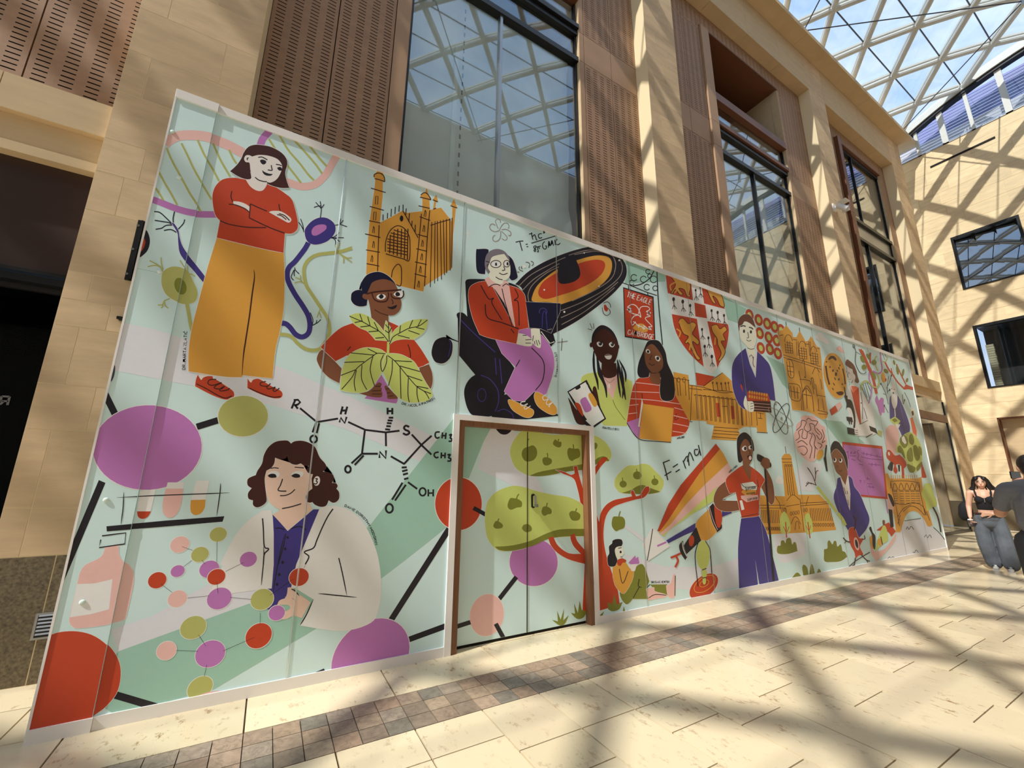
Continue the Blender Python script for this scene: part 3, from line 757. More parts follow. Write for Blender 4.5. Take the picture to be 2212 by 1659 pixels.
def e(col, cx, cy, rx, ry, rot=0, out=0, n=28):
    piece()
    x0, y0, k = cur['f']; c, s = math.cos(R(rot)), math.sin(R(rot))
    q = [(x0+(cx+rx*math.cos(t)*c-ry*math.sin(t)*s)/k, y0+(cy+rx*math.cos(t)*s+ry*math.sin(t)*c)/k) for t in [2*math.pi*i/n for i in range(n)]]
    if out:
        q2 = [(x0+(cx+(rx+out)*math.cos(t)*c-(ry+out)*math.sin(t)*s)/k, y0+(cy+(rx+out)*math.cos(t)*s+(ry+out)*math.sin(t)*c)/k) for t in [2*math.pi*i/n for i in range(n)]]
        lay(q2, 'PW')
    lay(q, col)
def ring(col, wd, cx, cy, rx, ry, rot=0, a0=0, a1=360, n=26):
    piece()
    x0, y0, k = cur['f']; c, s = math.cos(R(rot)), math.sin(R(rot))
    q = [(x0+(cx+rx*math.cos(t)*c-ry*math.sin(t)*s)/k, y0+(cy+rx*math.cos(t)*s+ry*math.sin(t)*c)/k) for t in [R(a0+(a1-a0)*i/n) for i in range(n+1)]]
    L, Rr = ribbon(q, wd)
    for i in range(0, n, 13): lay(L[i:i+14]+Rr[i:i+14][::-1], col)
# printed capitals: stroke letters on a 0..1 box, used for captions
GLY = {'A': [[(0, 0), (.5, 1), (1, 0)], [(.2, .35), (.8, .35)]], 'B': [[(0, 0), (0, 1), (.7, .95), (.75, .6), (0, .52)], [(.7, .52), (.95, .25), (.7, 0), (0, 0)]], 'C': [[(1, .85), (.6, 1), (.2, .9), (0, .5), (.2, .1), (.6, 0), (1, .15)]],
       'D': [[(0, 0), (0, 1), (.6, .95), (1, .5), (.6, .05), (0, 0)]], 'E': [[(.9, 1), (0, 1), (0, 0), (.9, 0)], [(0, .52), (.7, .52)]], 'F': [[(.9, 1), (0, 1), (0, 0)], [(0, .52), (.7, .52)]],
       'G': [[(1, .85), (.6, 1), (.2, .9), (0, .5), (.2, .1), (.6, 0), (1, .15), (1, .48), (.6, .48)]], 'H': [[(0, 0), (0, 1)], [(1, 0), (1, 1)], [(0, .5), (1, .5)]], 'I': [[(.5, 0), (.5, 1)]],
       'K': [[(0, 0), (0, 1)], [(.95, 1), (0, .45)], [(.3, .6), (1, 0)]], 'L': [[(0, 1), (0, 0), (.85, 0)]], 'M': [[(0, 0), (.05, 1), (.5, .3), (.95, 1), (1, 0)]], 'N': [[(0, 0), (0, 1), (1, 0), (1, 1)]],
       'O': [[(.5, 1), (.1, .85), (0, .5), (.1, .15), (.5, 0), (.9, .15), (1, .5), (.9, .85), (.5, 1)]], 'P': [[(0, 0), (0, 1), (.75, .97), (.9, .72), (.7, .48), (0, .45)]],
       'R': [[(0, 0), (0, 1), (.75, .97), (.9, .72), (.7, .5), (0, .46)], [(.45, .46), (.95, 0)]], 'S': [[(.95, .85), (.5, 1), (.1, .8), (.25, .55), (.8, .42), (.9, .18), (.5, 0), (.02, .15)]],
       'T': [[(0, 1), (1, 1)], [(.5, 1), (.5, 0)]], 'U': [[(0, 1), (0, .25), (.3, 0), (.7, 0), (1, .25), (1, 1)]], 'V': [[(0, 1), (.5, 0), (1, 1)]], 'W': [[(0, 1), (.25, 0), (.5, .7), (.75, 0), (1, 1)]],
       'Y': [[(0, 1), (.5, .5), (1, 1)], [(.5, .5), (.5, 0)]], 'Z': [[(0, 1), (1, 1), (0, 0), (1, 0)]], '.': [[(.4, 0), (.6, 0), (.6, .12), (.4, .12)]], '3': [[(0, .95), (.5, 1), (.9, .8), (.4, .55), (.9, .3), (.5, 0), (0, .1)]],
       '\u0106': [[(1, .85), (.6, 1), (.2, .9), (0, .5), (.2, .1), (.6, 0), (1, .15)], [(.4, 1.15), (.8, 1.4)]]}
def text(col, s, path, hgt, wd, track=.25, aspect=.62):
    """capitals spread evenly along the pixel path (source pixels through the current frame)"""
    a, c = parse(path); q = spline(a, c, False, 8) if len(a) > 2 else a
    seg = [0]
    for u, v in zip(q, q[1:]): seg.append(seg[-1]+math.hypot(v[0]-u[0], v[1]-u[1]))
    wts = [(.35 if ch in ' .I' else 1.15 if ch in 'MW' else 1.) for ch in s]; tot = sum(wts)
    pos = 0
    for ch, wt in zip(s, wts):
        d0 = seg[-1]*pos/tot; d1 = seg[-1]*(pos+wt)/tot; pos += wt
        if ch == ' ': continue
        def at(d):
            for i in range(len(q)-1):
                if d <= seg[i+1] or i == len(q)-2:
                    t = (d-seg[i])/max(1e-6, seg[i+1]-seg[i]); return (q[i][0]+t*(q[i+1][0]-q[i][0]), q[i][1]+t*(q[i+1][1]-q[i][1]))
        pa, pb = at(d0), at(d1); dx, dy = pb[0]-pa[0], pb[1]-pa[1]; L_ = math.hypot(dx, dy) or 1
        nx, ny = dy/L_, -dx/L_
        for st in GLY.get(ch, []):
            pts = [(pa[0]+dx*(track/2+(1-track)*x)+nx*hgt*y, pa[1]+dy*(track/2+(1-track)*x)+ny*hgt*y) for x, y in st]
            L, Rr = ribbon(pts, wd); lay(L+Rr[::-1], col)

# boards, trims, seams
bd = [XS]+[1.285+1.22*i for i in range(11)]+[HL]
M_BOARD = mat('mint_board', PALX['MI'], .42, spec=.45, k=KM, var=.02, scale=3, kb=KB)
M_TRIM = mat('white_trim', (214, 210, 208), .35, k=1.35)
for a_, b_ in zip(bd, bd[1:]):
    def brd(x0, x1, z0, z1):
        if x1-x0 > .01: bx('board', M_BOARD, (x0+.0008, x1-.0008, 0, .018, z0, z1), hoarding)
    if b_ <= DX0 or a_ >= DX1: brd(a_, b_, .02, HH-.01)
    else:
        brd(a_, min(b_, DX0+.02), .02, HH-.01); brd(max(a_, DX1-.02), b_, .02, HH-.01); brd(max(a_, DX0+.02), min(b_, DX1-.02), DZ-.02, HH-.01)
bx('end_strip_board', M_BOARD, (0, XS, STRIPY, .02, .02, 2.93), hoarding); bx('end_strip_board', M_BOARD, (0, XS, STRIPY, .02, 2.932, HH-.01), hoarding)
bx('edge_bead', M_TRIM, (-.008, .004, STRIPY-.006, .03, .0, HH), hoarding)
bx('top_trim', M_TRIM, (-.004, XS+.01, STRIPY-.012, .05, ZHI, HH), hoarding); bx('base_trim', M_TRIM, (-.004, XS+.005, STRIPY-.012, .05, 0, ZLO), hoarding)
tx = [XS+.01, 2.45, 6.1, 9.8, HL]
for a_, b_ in zip(tx, tx[1:]): bx('top_trim', M_TRIM, (a_+.001, b_-.001, -.011, .05, ZHI, HH), hoarding)
for a_, b_ in ((XS+.005, DX0), (DX1, 8.0), (8.0, HL)): bx('base_trim', M_TRIM, (a_+.001, b_-.001, -.011, .05, 0, ZLO), hoarding)
bx('end_bead', M_TRIM, (HL-.02, HL+.012, -.014, .06, 0, HH), hoarding)
bx('return_board', mat('return_board', (60, 62, 66), .6), (HL-.02, HL, .06, .9, 0, HH-.05), hoarding)
M_SEAM = glassmat('seam_glint_clear', (.93, .95, .94), 1.5, 1.2, .3, .3)  # glossy bead added to give the seam crease its bright glint
for i, x in enumerate(bd[1:-1]):
    z0 = DZ if DX0 < x < DX1 else ZLO
    MB().prism([(x-.006, -.003), (x, -.0065), (x+.006, -.003)], 'z', z0, ZHI).build('seam_glint_bead', M_SEAM, hoarding)
M_CAP = mat('fixing_cap', (206, 224, 216), .3, k=1.3)
def cap(x, y, rr=.016):
    P = onY(x, y, STRIPY if x < 460 else 0)
    B = MB(); n = 12
    for k, (r_, d) in enumerate(((1, 0), (.9, .45), (.55, .8))):
        for j in range(n): B.v.append((P.x+rr*r_*math.cos(2*math.pi*j/n), P.y-.002-rr*.5*d, P.z+rr*r_*math.sin(2*math.pi*j/n)))
    B.v.append((P.x, P.y-.002-rr*.5, P.z))
    for k in range(2):
        for j in range(n): B.f.append((k*n+j, k*n+(j+1) % n, (k+1)*n+(j+1) % n, (k+1)*n+j))
    for j in range(n): B.f.append((2*n+j, 2*n+(j+1) % n, 3*n))
    B.build('fixing_cap', M_CAP, hoarding, True)
for x, y in ((387, 384), (345, 587), (229, 1080), (178, 1301), (373, 285)): cap(x, y)
# door set into the hoarding
M_WOOD = mat('door_lining_wood', (128, 86, 58), .55, var=.2, scale=7, stretch=(8, 8, .6), k=1.1)
M_FRAMEW = M_TRIM
bx('door_trim', M_FRAMEW, (DX0, DX0+.062, -.016, .03, 0, DZ), hoarding); bx('door_trim', M_FRAMEW, (DX1-.062, DX1, -.016, .03, 0, DZ), hoarding); bx('door_trim', M_FRAMEW, (DX0+.062, DX1-.062, -.016, .03, DZ-.055, DZ), hoarding)
bx('door_lining', M_WOOD, (DX0+.062, LX0, -.004, .11, 0, LZ+.052), hoarding); bx('door_lining', M_WOOD, (LX1, DX1-.062, -.004, .11, 0, LZ+.052), hoarding); bx('door_lining', M_WOOD, (LX0, LX1, -.004, .11, LZ, LZ+.052), hoarding)
bx('threshold_gap', M_VOID, (LX0, LX1, .09, .12, 0, .05), hoarding)
SEAMX = onY(1138.8, 1150, DOORY).x
leafL = bx('door_leaf', M_BOARD, (LX0+.003, SEAMX-.003, DOORY, DOORY+.045, .028, LZ-.003), hoarding)
leafR = bx('door_leaf', M_BOARD, (SEAMX+.003, LX1-.003, DOORY, DOORY+.045, .028, LZ-.003), hoarding)
h = onY(1151, 1082, DOORY)
B = MB(); B.prism([(h.x-.028*0+.03*math.cos(t)*.75, h.z+.05*(1 if math.sin(t) > 0 else -1)+.022*math.sin(t)) for t in [2*math.pi*i/20 for i in range(20)]], 'y', DOORY-.012, DOORY-.0015)
B.build('escutcheon', M_BLACK, leafR)
MB().prism([(h.x+.014*math.cos(t), h.z+.045*(1 if math.sin(t) > 0 else -1)+.014*math.sin(t)) for t in [2*math.pi*i/16 for i in range(16)]], 'y', DOORY-.05, DOORY-.011).build('handle', M_CHROME, leafR)
MB().box(h.x-.010, h.x+.013, DOORY-.085, DOORY-.05, h.z-.058, h.z-.028).build('latch', M_STEEL, leafR)
bx('leaf_gap_strip', mat('leaf_gap_dark', (52, 48, 34), .5), (SEAMX-.0045, SEAMX+.0045, DOORY-.005, DOORY+.03, .03, LZ-.005), hoarding)  # dark strip added over the print, standing in for the gap between leaves
# ------------------------------------------------------------------ print on the boards (traced on the board plane)
motif('printed_ray', 'pale and dark mint diagonal light rays in the background', each=True); fr('X')
g('GL', '264,697 336,713 592,787 760,858 933,941 955,952 915,1000 760,932 600,879 420,834 240,800')
g('DM', '256,1407 543,1302 700,1202 799,1135 985,897 985,1120 963,1140 880,1206 684,1357 462,1489 250,1545 180,1500')
g('GL', '256,1407 543,1302 560,1290 690,1130 640,1120 470,1250 330,1330 240,1360')
g('DM', '1352,561 1440,592 1437,608 1350,612')
g('DM', '1440,592 1500,615 1500,640 1440,622')
g('DM', '1562,640 1612,667 1598,700 1570,690'); g('DM', '1655,768 1700,790 1712,850 1690,830')
g('DM', '1775,906 1818,911 1868,958 1815,958'); g('DM', '1000,520 1000,520 1000,520') if False else None
g('GL', '1760,1000 1733,1050 1730,1070 1760,1010'); g('GL', '1722,1020 1737,995 1778,1003 1756,1062 1722,1058')
fr('M'); p('GL', '320,1120* 380,1120 520,1160 700,1220 900,1240 1100,1235 1286,1185* 1286,1385* 1100,1420 900,1425 700,1400 560,1350 440,1250')
fr('N'); p('GL', '0,1290* 170,1300 370,1290 520,1250 590,1230 590,1460* 480,1480 330,1480 100,1450 0,1430*'); p('GL', '870,1040* 1000,1030 1131,1010* 1131,1200* 960,1270 890,1200')
fr('S'); p('GL', '700,1230 760,1110 860,1050 990,1040 1100,1130 1250,1270 1280,1390* 560,1520* 620,1390')

# ---- woman in red jumper
motif('printed_double_helix', 'pink and purple double helix with olive rungs'); fr('A')
l('PK', 21, '190,270 250,220 340,180 480,172 620,185 760,225 880,275 1020,350 1060,380'); l('PU', 14, '40,865 160,910 300,965 440,1005 560,1020 740,1022')
l('PU', 16, '1330,105 1270,170 1235,220 1215,300 1220,420'); l('PK', 16, '1440,640 1540,680 1650,715 1740,715 1830,685 1920,600 1980,500 2050,380 2070,340')
for q in ('205,310 240,400 290,500 340,590 400,700 460,810 520,900 570,990', '365,260 430,390 500,540 580,680 640,780 690,860', '540,225 610,380 690,510 770,660', '705,250 770,400 830,510 890,610', '880,320 920,410 960,470',
          '120,570 190,700 250,800 320,930', '85,745 130,810 170,880', '1310,200 1380,310 1440,400 1520,500 1600,600 1660,680', '1420,150 1520,320 1640,460 1740,590 1800,650', '1580,210 1700,340 1820,480 1890,580', '1740,260 1850,400 1940,500'):
    l('OL', 4.2, q)
motif('printed_neuron', 'navy nerve cell with branching tendrils beside woman in red jumper', each=True); fr('A')
for q in ('70,1000 130,1010 200,1070 270,1140', '75,1095 170,1110 230,1120 275,1145', '85,1192 150,1180 200,1150 280,1145', '175,1205 250,1195 310,1225', '290,1000 275,1070 278,1140', '400,1085 385,1130 330,1190'): l('DN', 2.4, q)
p('NV', '262,1130 285,1130 330,1200 345,1280 375,1370 440,1470 520,1570 620,1700 640,1760 600,1760 500,1640 400,1530 345,1440 330,1330 320,1230', 1.5)
p('NV', '1700,1200 1740,1130 1800,1080 1870,1055 1950,1065 2020,1120 2035,1190 2010,1250 1950,1310 1860,1345 1780,1345 1720,1300', 1.8); p('PU', '1775,1200 1810,1150 1880,1130 1930,1140 1935,1175 1900,1210 1830,1250 1785,1245')
for q in ('1870,1060 1880,980 1870,930 1800,945', '1880,960 1820,890', '1880,950 1868,880', '1885,950 1912,912', '2030,1140 2085,1125 2120,1085', '2085,1120 2090,1068', '2085,1130 2160,1155', '1690,1215 1680,1140 1655,1070', '1690,1200 1660,1140 1630,1105', '1985,1275 2030,1260 2075,1218', '1990,1280 2060,1275 2125,1275', '2010,1275 2050,1290 2080,1320', '2010,1280 2035,1310 2035,1352'): l('DN', 1.8, q)
fr('B'); l('NV', 11, '1740,-80 1700,-10 1600,120 1530,190 1510,270 1530,360 1600,490 1680,610 1740,720 1757,830 1735,910 1670,945 1600,915 1540,840 1490,800 1420,795')
for q in ('1590,190 1600,220 1640,260', '1590,215 1585,260 1590,285', '1585,215 1560,270 1555,300 1580,330', '1780,820 1790,760 1760,680', '1780,820 1820,800 1832,762', '1790,815 1840,790 1875,755'): l('DN', 1.8, q)
motif('printed_neuron', 'olive green nerve cell with trailing tendril', each=True); fr('B')
p('OL', '170,240 240,195 310,188 390,210 450,260 490,340 530,430 535,500 510,560 450,585 370,585 280,550 200,490 155,400 150,310', 1.5); e('OD', 353, 397, 62, 90, -18)
for q in ('0,190 70,175 130,190 165,240', '20,125 90,160 150,200', '145,90 148,150 165,220', '350,120 380,170 430,250', '430,175 430,230 440,250', '430,260 470,265 510,285', '240,535 180,560 160,600 110,605', '185,570 190,610 222,640', '175,575 160,620 150,640'): l('OL', 2.4, q)
l('OL', 8, '420,580 440,680 460,800 480,880'); l('OL', 7.5, '2212,-20 2080,20 1960,35 1830,55 1740,110 1695,190 1695,290 1720,390 1790,500 1870,620 1940,730 1970,830 1960,930 1910,1020 1860,1075 1790,1090 1700,1070 1620,1010 1560,945 1490,920 1410,915')
for q in ('1720,390 1660,345 1590,360', '1680,360 1650,320 1600,300', '1660,340 1652,275', '1870,640 1850,690 1835,735', '1860,680 1880,740'): l('OL', 2.2, q)
fr('A')
for q in ('2040,1430 2130,1420 2212,1370', '2060,1430 2150,1490 2212,1490', '2070,1440 2120,1490 2120,1550', '2050,1425 2070,1370 2080,1330', '2120,1480 2212,1540', '2050,1430 2030,1350'): l('OL', 2.2, q)

motif('printed_figure', 'woman in red jumper and mustard trousers with folded arms'); fr('B')
p('SK', '550,1330* 640,1340* 700,1380* 690,1430* 560,1430*'); p('SK', '1090,1360* 1210,1370* 1240,1430* 1110,1450*')
p('RD', '540,1355* 575,1410 600,1385 650,1370 700,1372* 710,1400 760,1420 850,1480 920,1530 935,1580 910,1615 850,1625 780,1610 660,1560 510,1480* 515,1430 525,1390', 1.6)
p('RD', '1080,1395* 1115,1440 1140,1410 1190,1398 1225,1410* 1290,1450 1360,1490 1440,1530 1460,1570 1440,1605 1380,1612 1300,1595 1180,1550 1078,1500*', 1.6)
for q in ('525,1455 620,1500 760,1580 840,1608 910,1585', '1098,1500 1220,1555 1350,1598 1440,1590', '740,1405 670,1410 650,1450 700,1470 800,1440 740,1470 720,1500 790,1510 830,1480 780,1510 790,1532 860,1520 885,1500', '1280,1428 1225,1440 1222,1470 1290,1480 1330,1450 1290,1490 1310,1510 1380,1490 1355,1520 1380,1535 1425,1500'): l('MR', 2.2, q)
p('MU', '748,-136* 1474,34* 1482,350 1470,650 1430,880 1380,1100 1350,1395* 1025,1360* 1018,1382* 820,1375 440,1318* 440,1120 470,880 560,520 650,180', 1.8)
l('MR', 3.2, '1148,215 1155,300 1130,480 1100,720 1060,980 1035,1150 1020,1362', True, True)
fr('A'); p('RD', '860,630 950,625* 1060,645* 1110,720 1180,765 1240,765 1280,720 1295,680* 1390,730 1480,790 1560,860 1600,980 1628,1120 1615,1190 1560,1230 1485,1228* 1470,1440* 1200,1385 745,1275* 780,1090* 730,1030 705,920 700,810 730,720 790,655', 1.8)
p('SK', '920,880* 990,885 1060,910 1108,945* 1100,995* 1040,960 930,915*'); p('SK', '1315,998* 1350,988 1430,990 1500,1025 1550,1070 1545,1100 1520,1110 1470,1085 1400,1045', 1)
for q in ('910,770 900,830 920,890', '875,912 950,920 1050,960 1100,1000', '1290,988 1200,950 1110,908', '1110,905 1105,970 1098,1060', '1098,1060 1200,1110 1330,1170 1480,1225', '780,1090 880,1130 1050,1160 1180,1165 1280,1165', '1420,910 1425,950 1435,985', '1400,1025 1450,1040 1500,1080', '1420,1015 1480,1035 1535,1088'): l('MR', 2.2, q)
p('MR', '1160,268 1240,272 1330,290 1430,340 1490,400 1512,470 1490,560 1500,640 1532,735* 1440,735 1340,710 1280,680* 1290,560* 1110,560* 1120,630 1100,645 1030,632 960,600 890,555* 960,490 1010,420 1040,350 1090,290', 1.8)
p('SK', '1130,395* 1200,378 1300,385 1400,420 1450,480 1450,540 1420,610 1380,655 1330,678 1292,672* 1280,720 1240,765 1180,765 1110,720 1060,645* 1110,640* 1125,610 1110,540 1100,465 1060,455 1042,420 1060,385 1095,380')
p('BK', '1215,440 1240,428 1275,440 1282,460 1262,480 1235,475'); p('BK', '1402,518 1430,508 1450,520 1450,545 1420,545'); p('BK', '1238,540* 1260,560 1310,580 1355,585* 1330,603 1280,600 1248,575')
for q in ('1195,405 1240,402 1295,432', '1388,480 1420,485 1450,495', '1338,488 1342,520 1345,545 1300,540', '1162,620 1200,650 1250,665 1290,668', '1092,410 1075,415 1080,435', '1455,375 1430,415'): l('BK', 2.2, q)
fr('B'); text('BK', 'DR. MARTA ZLATI\u0106', '402,1305 425,880', 6.4, 1.3)

# ---- chapel
motif('printed_chapel', 'mustard chapel with turrets and arched grid window'); fr('D')
p('MU', '360,45* 410,45* 415,90* 440,195* 412,190* 408,400* 372,745* 520,670* 675,585* 730,615* 935,592* 938,410* 915,405* 918,370 960,345 975,340* 995,275* 1010,350* 1055,440* 1030,440* 1035,575* 1185,545* 1300,690* 1330,740* 1335,540* 1310,520* 1355,430* 1400,550* 1382,550* 1345,900* 1330,1350* 960,1590* 950,1658* 600,1575* 190,1430* 205,1050* 240,700* 270,500* 300,300* 312,165* 290,130 300,100', 1.5)
p('MU', '1080,555* 1095,450* 1075,440* 1122,370* 1145,468* 1118,465* 1105,560*')
p('BK', '635,690 655,648 680,665 680,710 655,730')
p('OD', '445,1130* 450,1000 480,880 550,800 620,782 700,820 760,900 775,1010 760,1240* 600,1200') if False else None
for q in ('295,140 300,105 350,85 400,100 430,140 437,200', '303,160 370,175 437,202', '252,285 450,345', '237,528 425,580', '228,718 380,748', '175,892 380,942', '187,1105 372,1138', '195,1288 365,1320', '362,775 350,1100 342,1395', '915,375 965,345 1010,370 1050,435', '905,405 1050,440', '885,520 1035,555', '900,665 1040,715', '870,900 1005,935', '855,1090 1000,1125', '838,1265 995,1300', '832,1422 990,1465', '925,625 890,1000 850,1400 830,1625', '1035,580 1005,900 975,1400 965,1590', '675,585 760,730 880,945', '1075,440 1140,468', '1310,520 1400,550', '1080,565 1118,552',
          '445,1130 450,1000 490,880 550,810 620,785 700,825 755,910 772,1010 762,1240 680,1225 450,1158', '525,1470 545,1370 600,1300 640,1310 660,1380 650,1575 590,1565', '1045,780 1170,740 1310,700'): l('MR', 2., q)
for q in ('415,635 415,715', '475,615 472,690', '525,560 520,665', '577,535 572,630', '630,515 625,600', '680,505 680,590', '722,555 715,640', '765,620 755,735', '800,720 795,790', '842,770 840,870'): l('BK', 2, q)
for x0, x1, y1 in ((1062, 1042, 1600), (1105, 1098, 1550), (1135, 1138, 1520), (1175, 1190, 1500), (1215, 1230, 1440), (1255, 1258, 1415), (1300, 1305, 1380), (1330, 1325, 1340)): l('MR', 1.7, '%d,%d %d,%d' % (x0, 735-(x0-1062)*.2, x1, y1))
for i, x in enumerate((510, 560, 610, 660, 705, 745)): l('MR', 2.2, '%d,%d %d,%d' % (x, 905-40*min(i, 2), x-8, 1150+18*i), False)
for j, y in enumerate((850, 890, 930, 970, 1005, 1045, 1090, 1130)): l('MR', 2, '%d,%d %d,%d' % (555 if j == 0 else 515 if j < 3 else 470, y-(10 if j < 3 else 10), 745 if j else 730, y+45), False)
for x, y in ((330, 450), (305, 660)): l('MR', 1.6, '%d,%d %d,%d %d,%d %d,%d %d,%d' % (x-12, y-55, x+18, y-58, x+12, y+52, x-18, y+48, x-12, y-55), False)
for x, y in ((287, 838), (286, 1035), (265, 1222), (972, 622), (955, 822), (935, 1020), (927, 1198), (908, 1365), (885, 1560)): l('MR', 1.6, '%d,%d %d,%d %d,%d %d,%d %d,%d' % (x+2, y-45, x+13, y-20, x+10, y+45, x-14, y+38, x+2, y-45), False)
# ---- woman with glasses holding plant
motif('printed_figure', 'woman in glasses with hair bun holding a large leafy seedling'); fr('C')
p('RD', '440,685* 560,660 700,640 860,670* 970,720* 1140,870* 1230,990 1322,1140* 1205,1205* 1100,1090* 370,1060* 230,1130* 68,962* 170,850 300,740', 1.8)
p('BR', '85,990* 225,1118* 310,1210* 285,1380* 170,1320 80,1230 28,1130 25,1080 50,1020', 1.6); p('BR', '1205,1200* 1318,1160* 1355,1260 1362,1360 1345,1430 1320,1465* 1230,1300', 1.6)
p('DN', '420,370 430,335 470,308 520,300 545,310* 530,250 540,210 600,130 690,95 770,98 850,140 910,200 935,240* 880,300* 620,320* 600,480* 560,492 500,490 450,465 420,420', 1.6)
p('BR', '635,270* 660,220 720,190 800,178 880,200 935,245* 960,300* 995,420* 1000,470 980,540 920,590 850,598* 850,660* 880,700* 800,760* 720,700* 655,630* 640,520* 620,415* 580,410 550,385 560,350 600,348*', 0)
p('PW', '712,380 740,355 790,352 820,375 800,405 760,415 725,405'); p('BK', '740,375 770,350 795,375 780,400 755,402'); p('PW', '910,355 940,325 1000,312 1022,345 1005,385 950,380'); p('BK', '930,350 950,325 980,340 980,368 945,375')
p('BK', '835,492* 880,498 950,472* 940,505 900,525 855,515')
for q, wd in (('595,348 700,325 850,312 1000,300', 3.2), ('660,340 680,400 720,432 780,440 830,425 850,370 845,330', 2.6), ('880,340 890,380 930,400 1000,395 1025,360 1020,310', 2.6), ('885,405 905,450 890,465', 1.8), ('690,530 760,570 850,598', 1.6), ('415,955 375,1005', 2), ('1075,930 1100,1010 1105,1085', 2)): l('MR', wd, q)
p('PU', '770,1280* 860,1440* 960,1560* 945,1605 900,1608 575,1555* 620,1500*')
for q in ('700,1400 740,1370 775,1390 760,1420 775,1440 770,1470 780,1490 770,1540 680,1540 590,1520 510,1490 600,1480 660,1440', '805,1420 830,1410 900,1480 960,1550 900,1562 840,1555 835,1500 820,1460'): p('BR', q)
for q in ('700,1415 765,1415', '660,1470 765,1465', '660,1505 770,1505', '815,1450 860,1440', '830,1495 870,1490', '850,1530 910,1525'): l('MR', 1.6, q)
for q in ('830,1040* 760,990 660,970 560,972 460,1010 390,1060 340,1150 310,1260 290,1460* 420,1485 560,1485 660,1430 730,1330 780,1240 825,1120', '830,1040* 900,1035 1000,1050 1100,1100 1160,1150 1220,1260 1280,1370 1350,1480 1355,1530 1300,1580 1200,1600 1090,1600 990,1560 900,1470 840,1360 780,1240* 790,1130', '840,890* 780,885 700,880* 610,780 520,740 440,680 395,600* 480,572 560,580 650,625 750,720 810,810', '865,930* 880,840 920,770 990,710 1060,670 1180,640 1310,640* 1290,740 1240,810 1140,875* 1020,870 920,890', '855,900* 820,840 800,760 822,655* 850,700 885,760 880,830'):
    p('LG', q, 1.4)
p('LG', '835,900* 865,900* 858,1050* 830,1050*')
for q in ('400,605 480,640 550,670 640,720 730,770 800,830 850,900', '550,670 520,580', '640,720 610,610', '735,775 685,675', '550,660 460,680', '640,715 525,730', '740,775 620,785', '800,850 700,860', '1300,650 1200,720 1090,745 980,800 900,850 862,930', '1090,745 1130,650', '1190,720 1230,645', '980,795 990,710', '1170,735 1265,758', '1080,770 1210,815', '960,825 1095,860', '850,690 855,790 860,900', '855,750 815,700', '855,800 810,770', '860,790 885,740',
          '815,1040 720,1035 660,1075 570,1140 480,1215 430,1310 310,1450', '720,1035 610,980', '690,1055 415,1030', '570,1130 340,1140', '470,1225 300,1290', '480,1230 455,1360 470,1470', '545,1170 540,1330 600,1455', '670,1070 640,1230 690,1410', '795,1050 760,1140 780,1245 825,1150 830,1060', '840,1060 920,1120 990,1200 1080,1310 1180,1420 1270,1480 1320,1560', '920,1120 1120,1130', '980,1180 1215,1245', '1060,1290 1240,1350', '1180,1415 1310,1440', '1260,1470 1340,1500', '895,1110 890,1250 850,1410', '985,1190 990,1380 995,1560', '1080,1320 1075,1500 1090,1600', '1180,1420 1180,1510 1200,1600'):
    l('BK', 1.7, q)
text('BK', 'DR. NICOLA PATRON', '1000,1620 1090,1648 1200,1642 1300,1610 1395,1565', 4.6, 1.1)
# ---- molecule drawing
motif('printed_formula', 'black skeletal chemical formula with bonds and letters'); fr('K')
W_ = 4.2
for q in ('265,230 470,400', '480,395 720,355', '455,410 415,520', '495,410 465,530', '840,395 1045,490 1290,520 1455,500', '1040,495 1005,780', '1290,520 1293,685', '1005,775 1195,775', '1000,780 880,890', '1025,795 918,910', '1350,805 1515,900', '1510,895 1715,670', '1600,545 1715,670 1835,785', '1715,670 1838,560', '1490,1120 1365,1325', '1530,1145 1400,1335', '1555,1115 1665,1195',
          '1325,345 1380,345', '1312,376 1372,380', '1303,408 1360,412', '1296,445 1350,448', '1282,482 1342,488', '1480,940 1540,936', '1485,985 1550,968', '1495,1025 1555,1008', '1508,1080 1560,1065'): l('BK', W_, q, False)
for q in ('165,235 210,130', '190,135 240,130 268,160 235,190 190,195 215,205 240,238', '750,305 775,210', '805,305 830,212', '760,260 825,258', '738,400 752,345 800,410 822,335', '1312,225 1312,305', '1368,228 1368,305', '1312,265 1368,265', '1215,825 1217,750 1290,830 1292,735'): l('BK', 4.4, q, False)
l('BK', 4.4, '1570,455 1530,440 1508,465 1525,490 1560,505 1570,530 1535,548 1495,530')
for cx, cy, rx, ry in ((428, 600, 40, 42), (838, 960, 33, 40), (1333, 1427, 42, 52)): ring('BK', 4.4, cx, cy, rx, ry)
ring('BK', 3.8, 1730, 1230, 38, 46)
for q in ('1798,1200 1798,1285', '1858,1200 1856,1285', '1798,1245 1858,1245', '1968,520 1962,592', '2010,525 2002,600', '1965,558 2008,560', '1955,760 1952,830', '2000,762 1996,830', '1955,795 1998,797'): l('BK', 3.6, q, False)
for q in ('1935,515 1890,520 1880,560 1900,588 1932,578', '1922,755 1880,765 1868,795 1890,822 1920,815', '2045,555 2075,545 2060,585 2080,600 2070,625 2040,625', '2025,790 2060,785 2040,820 2066,835 2060,860 2025,862'): l('BK', 3.6, q)
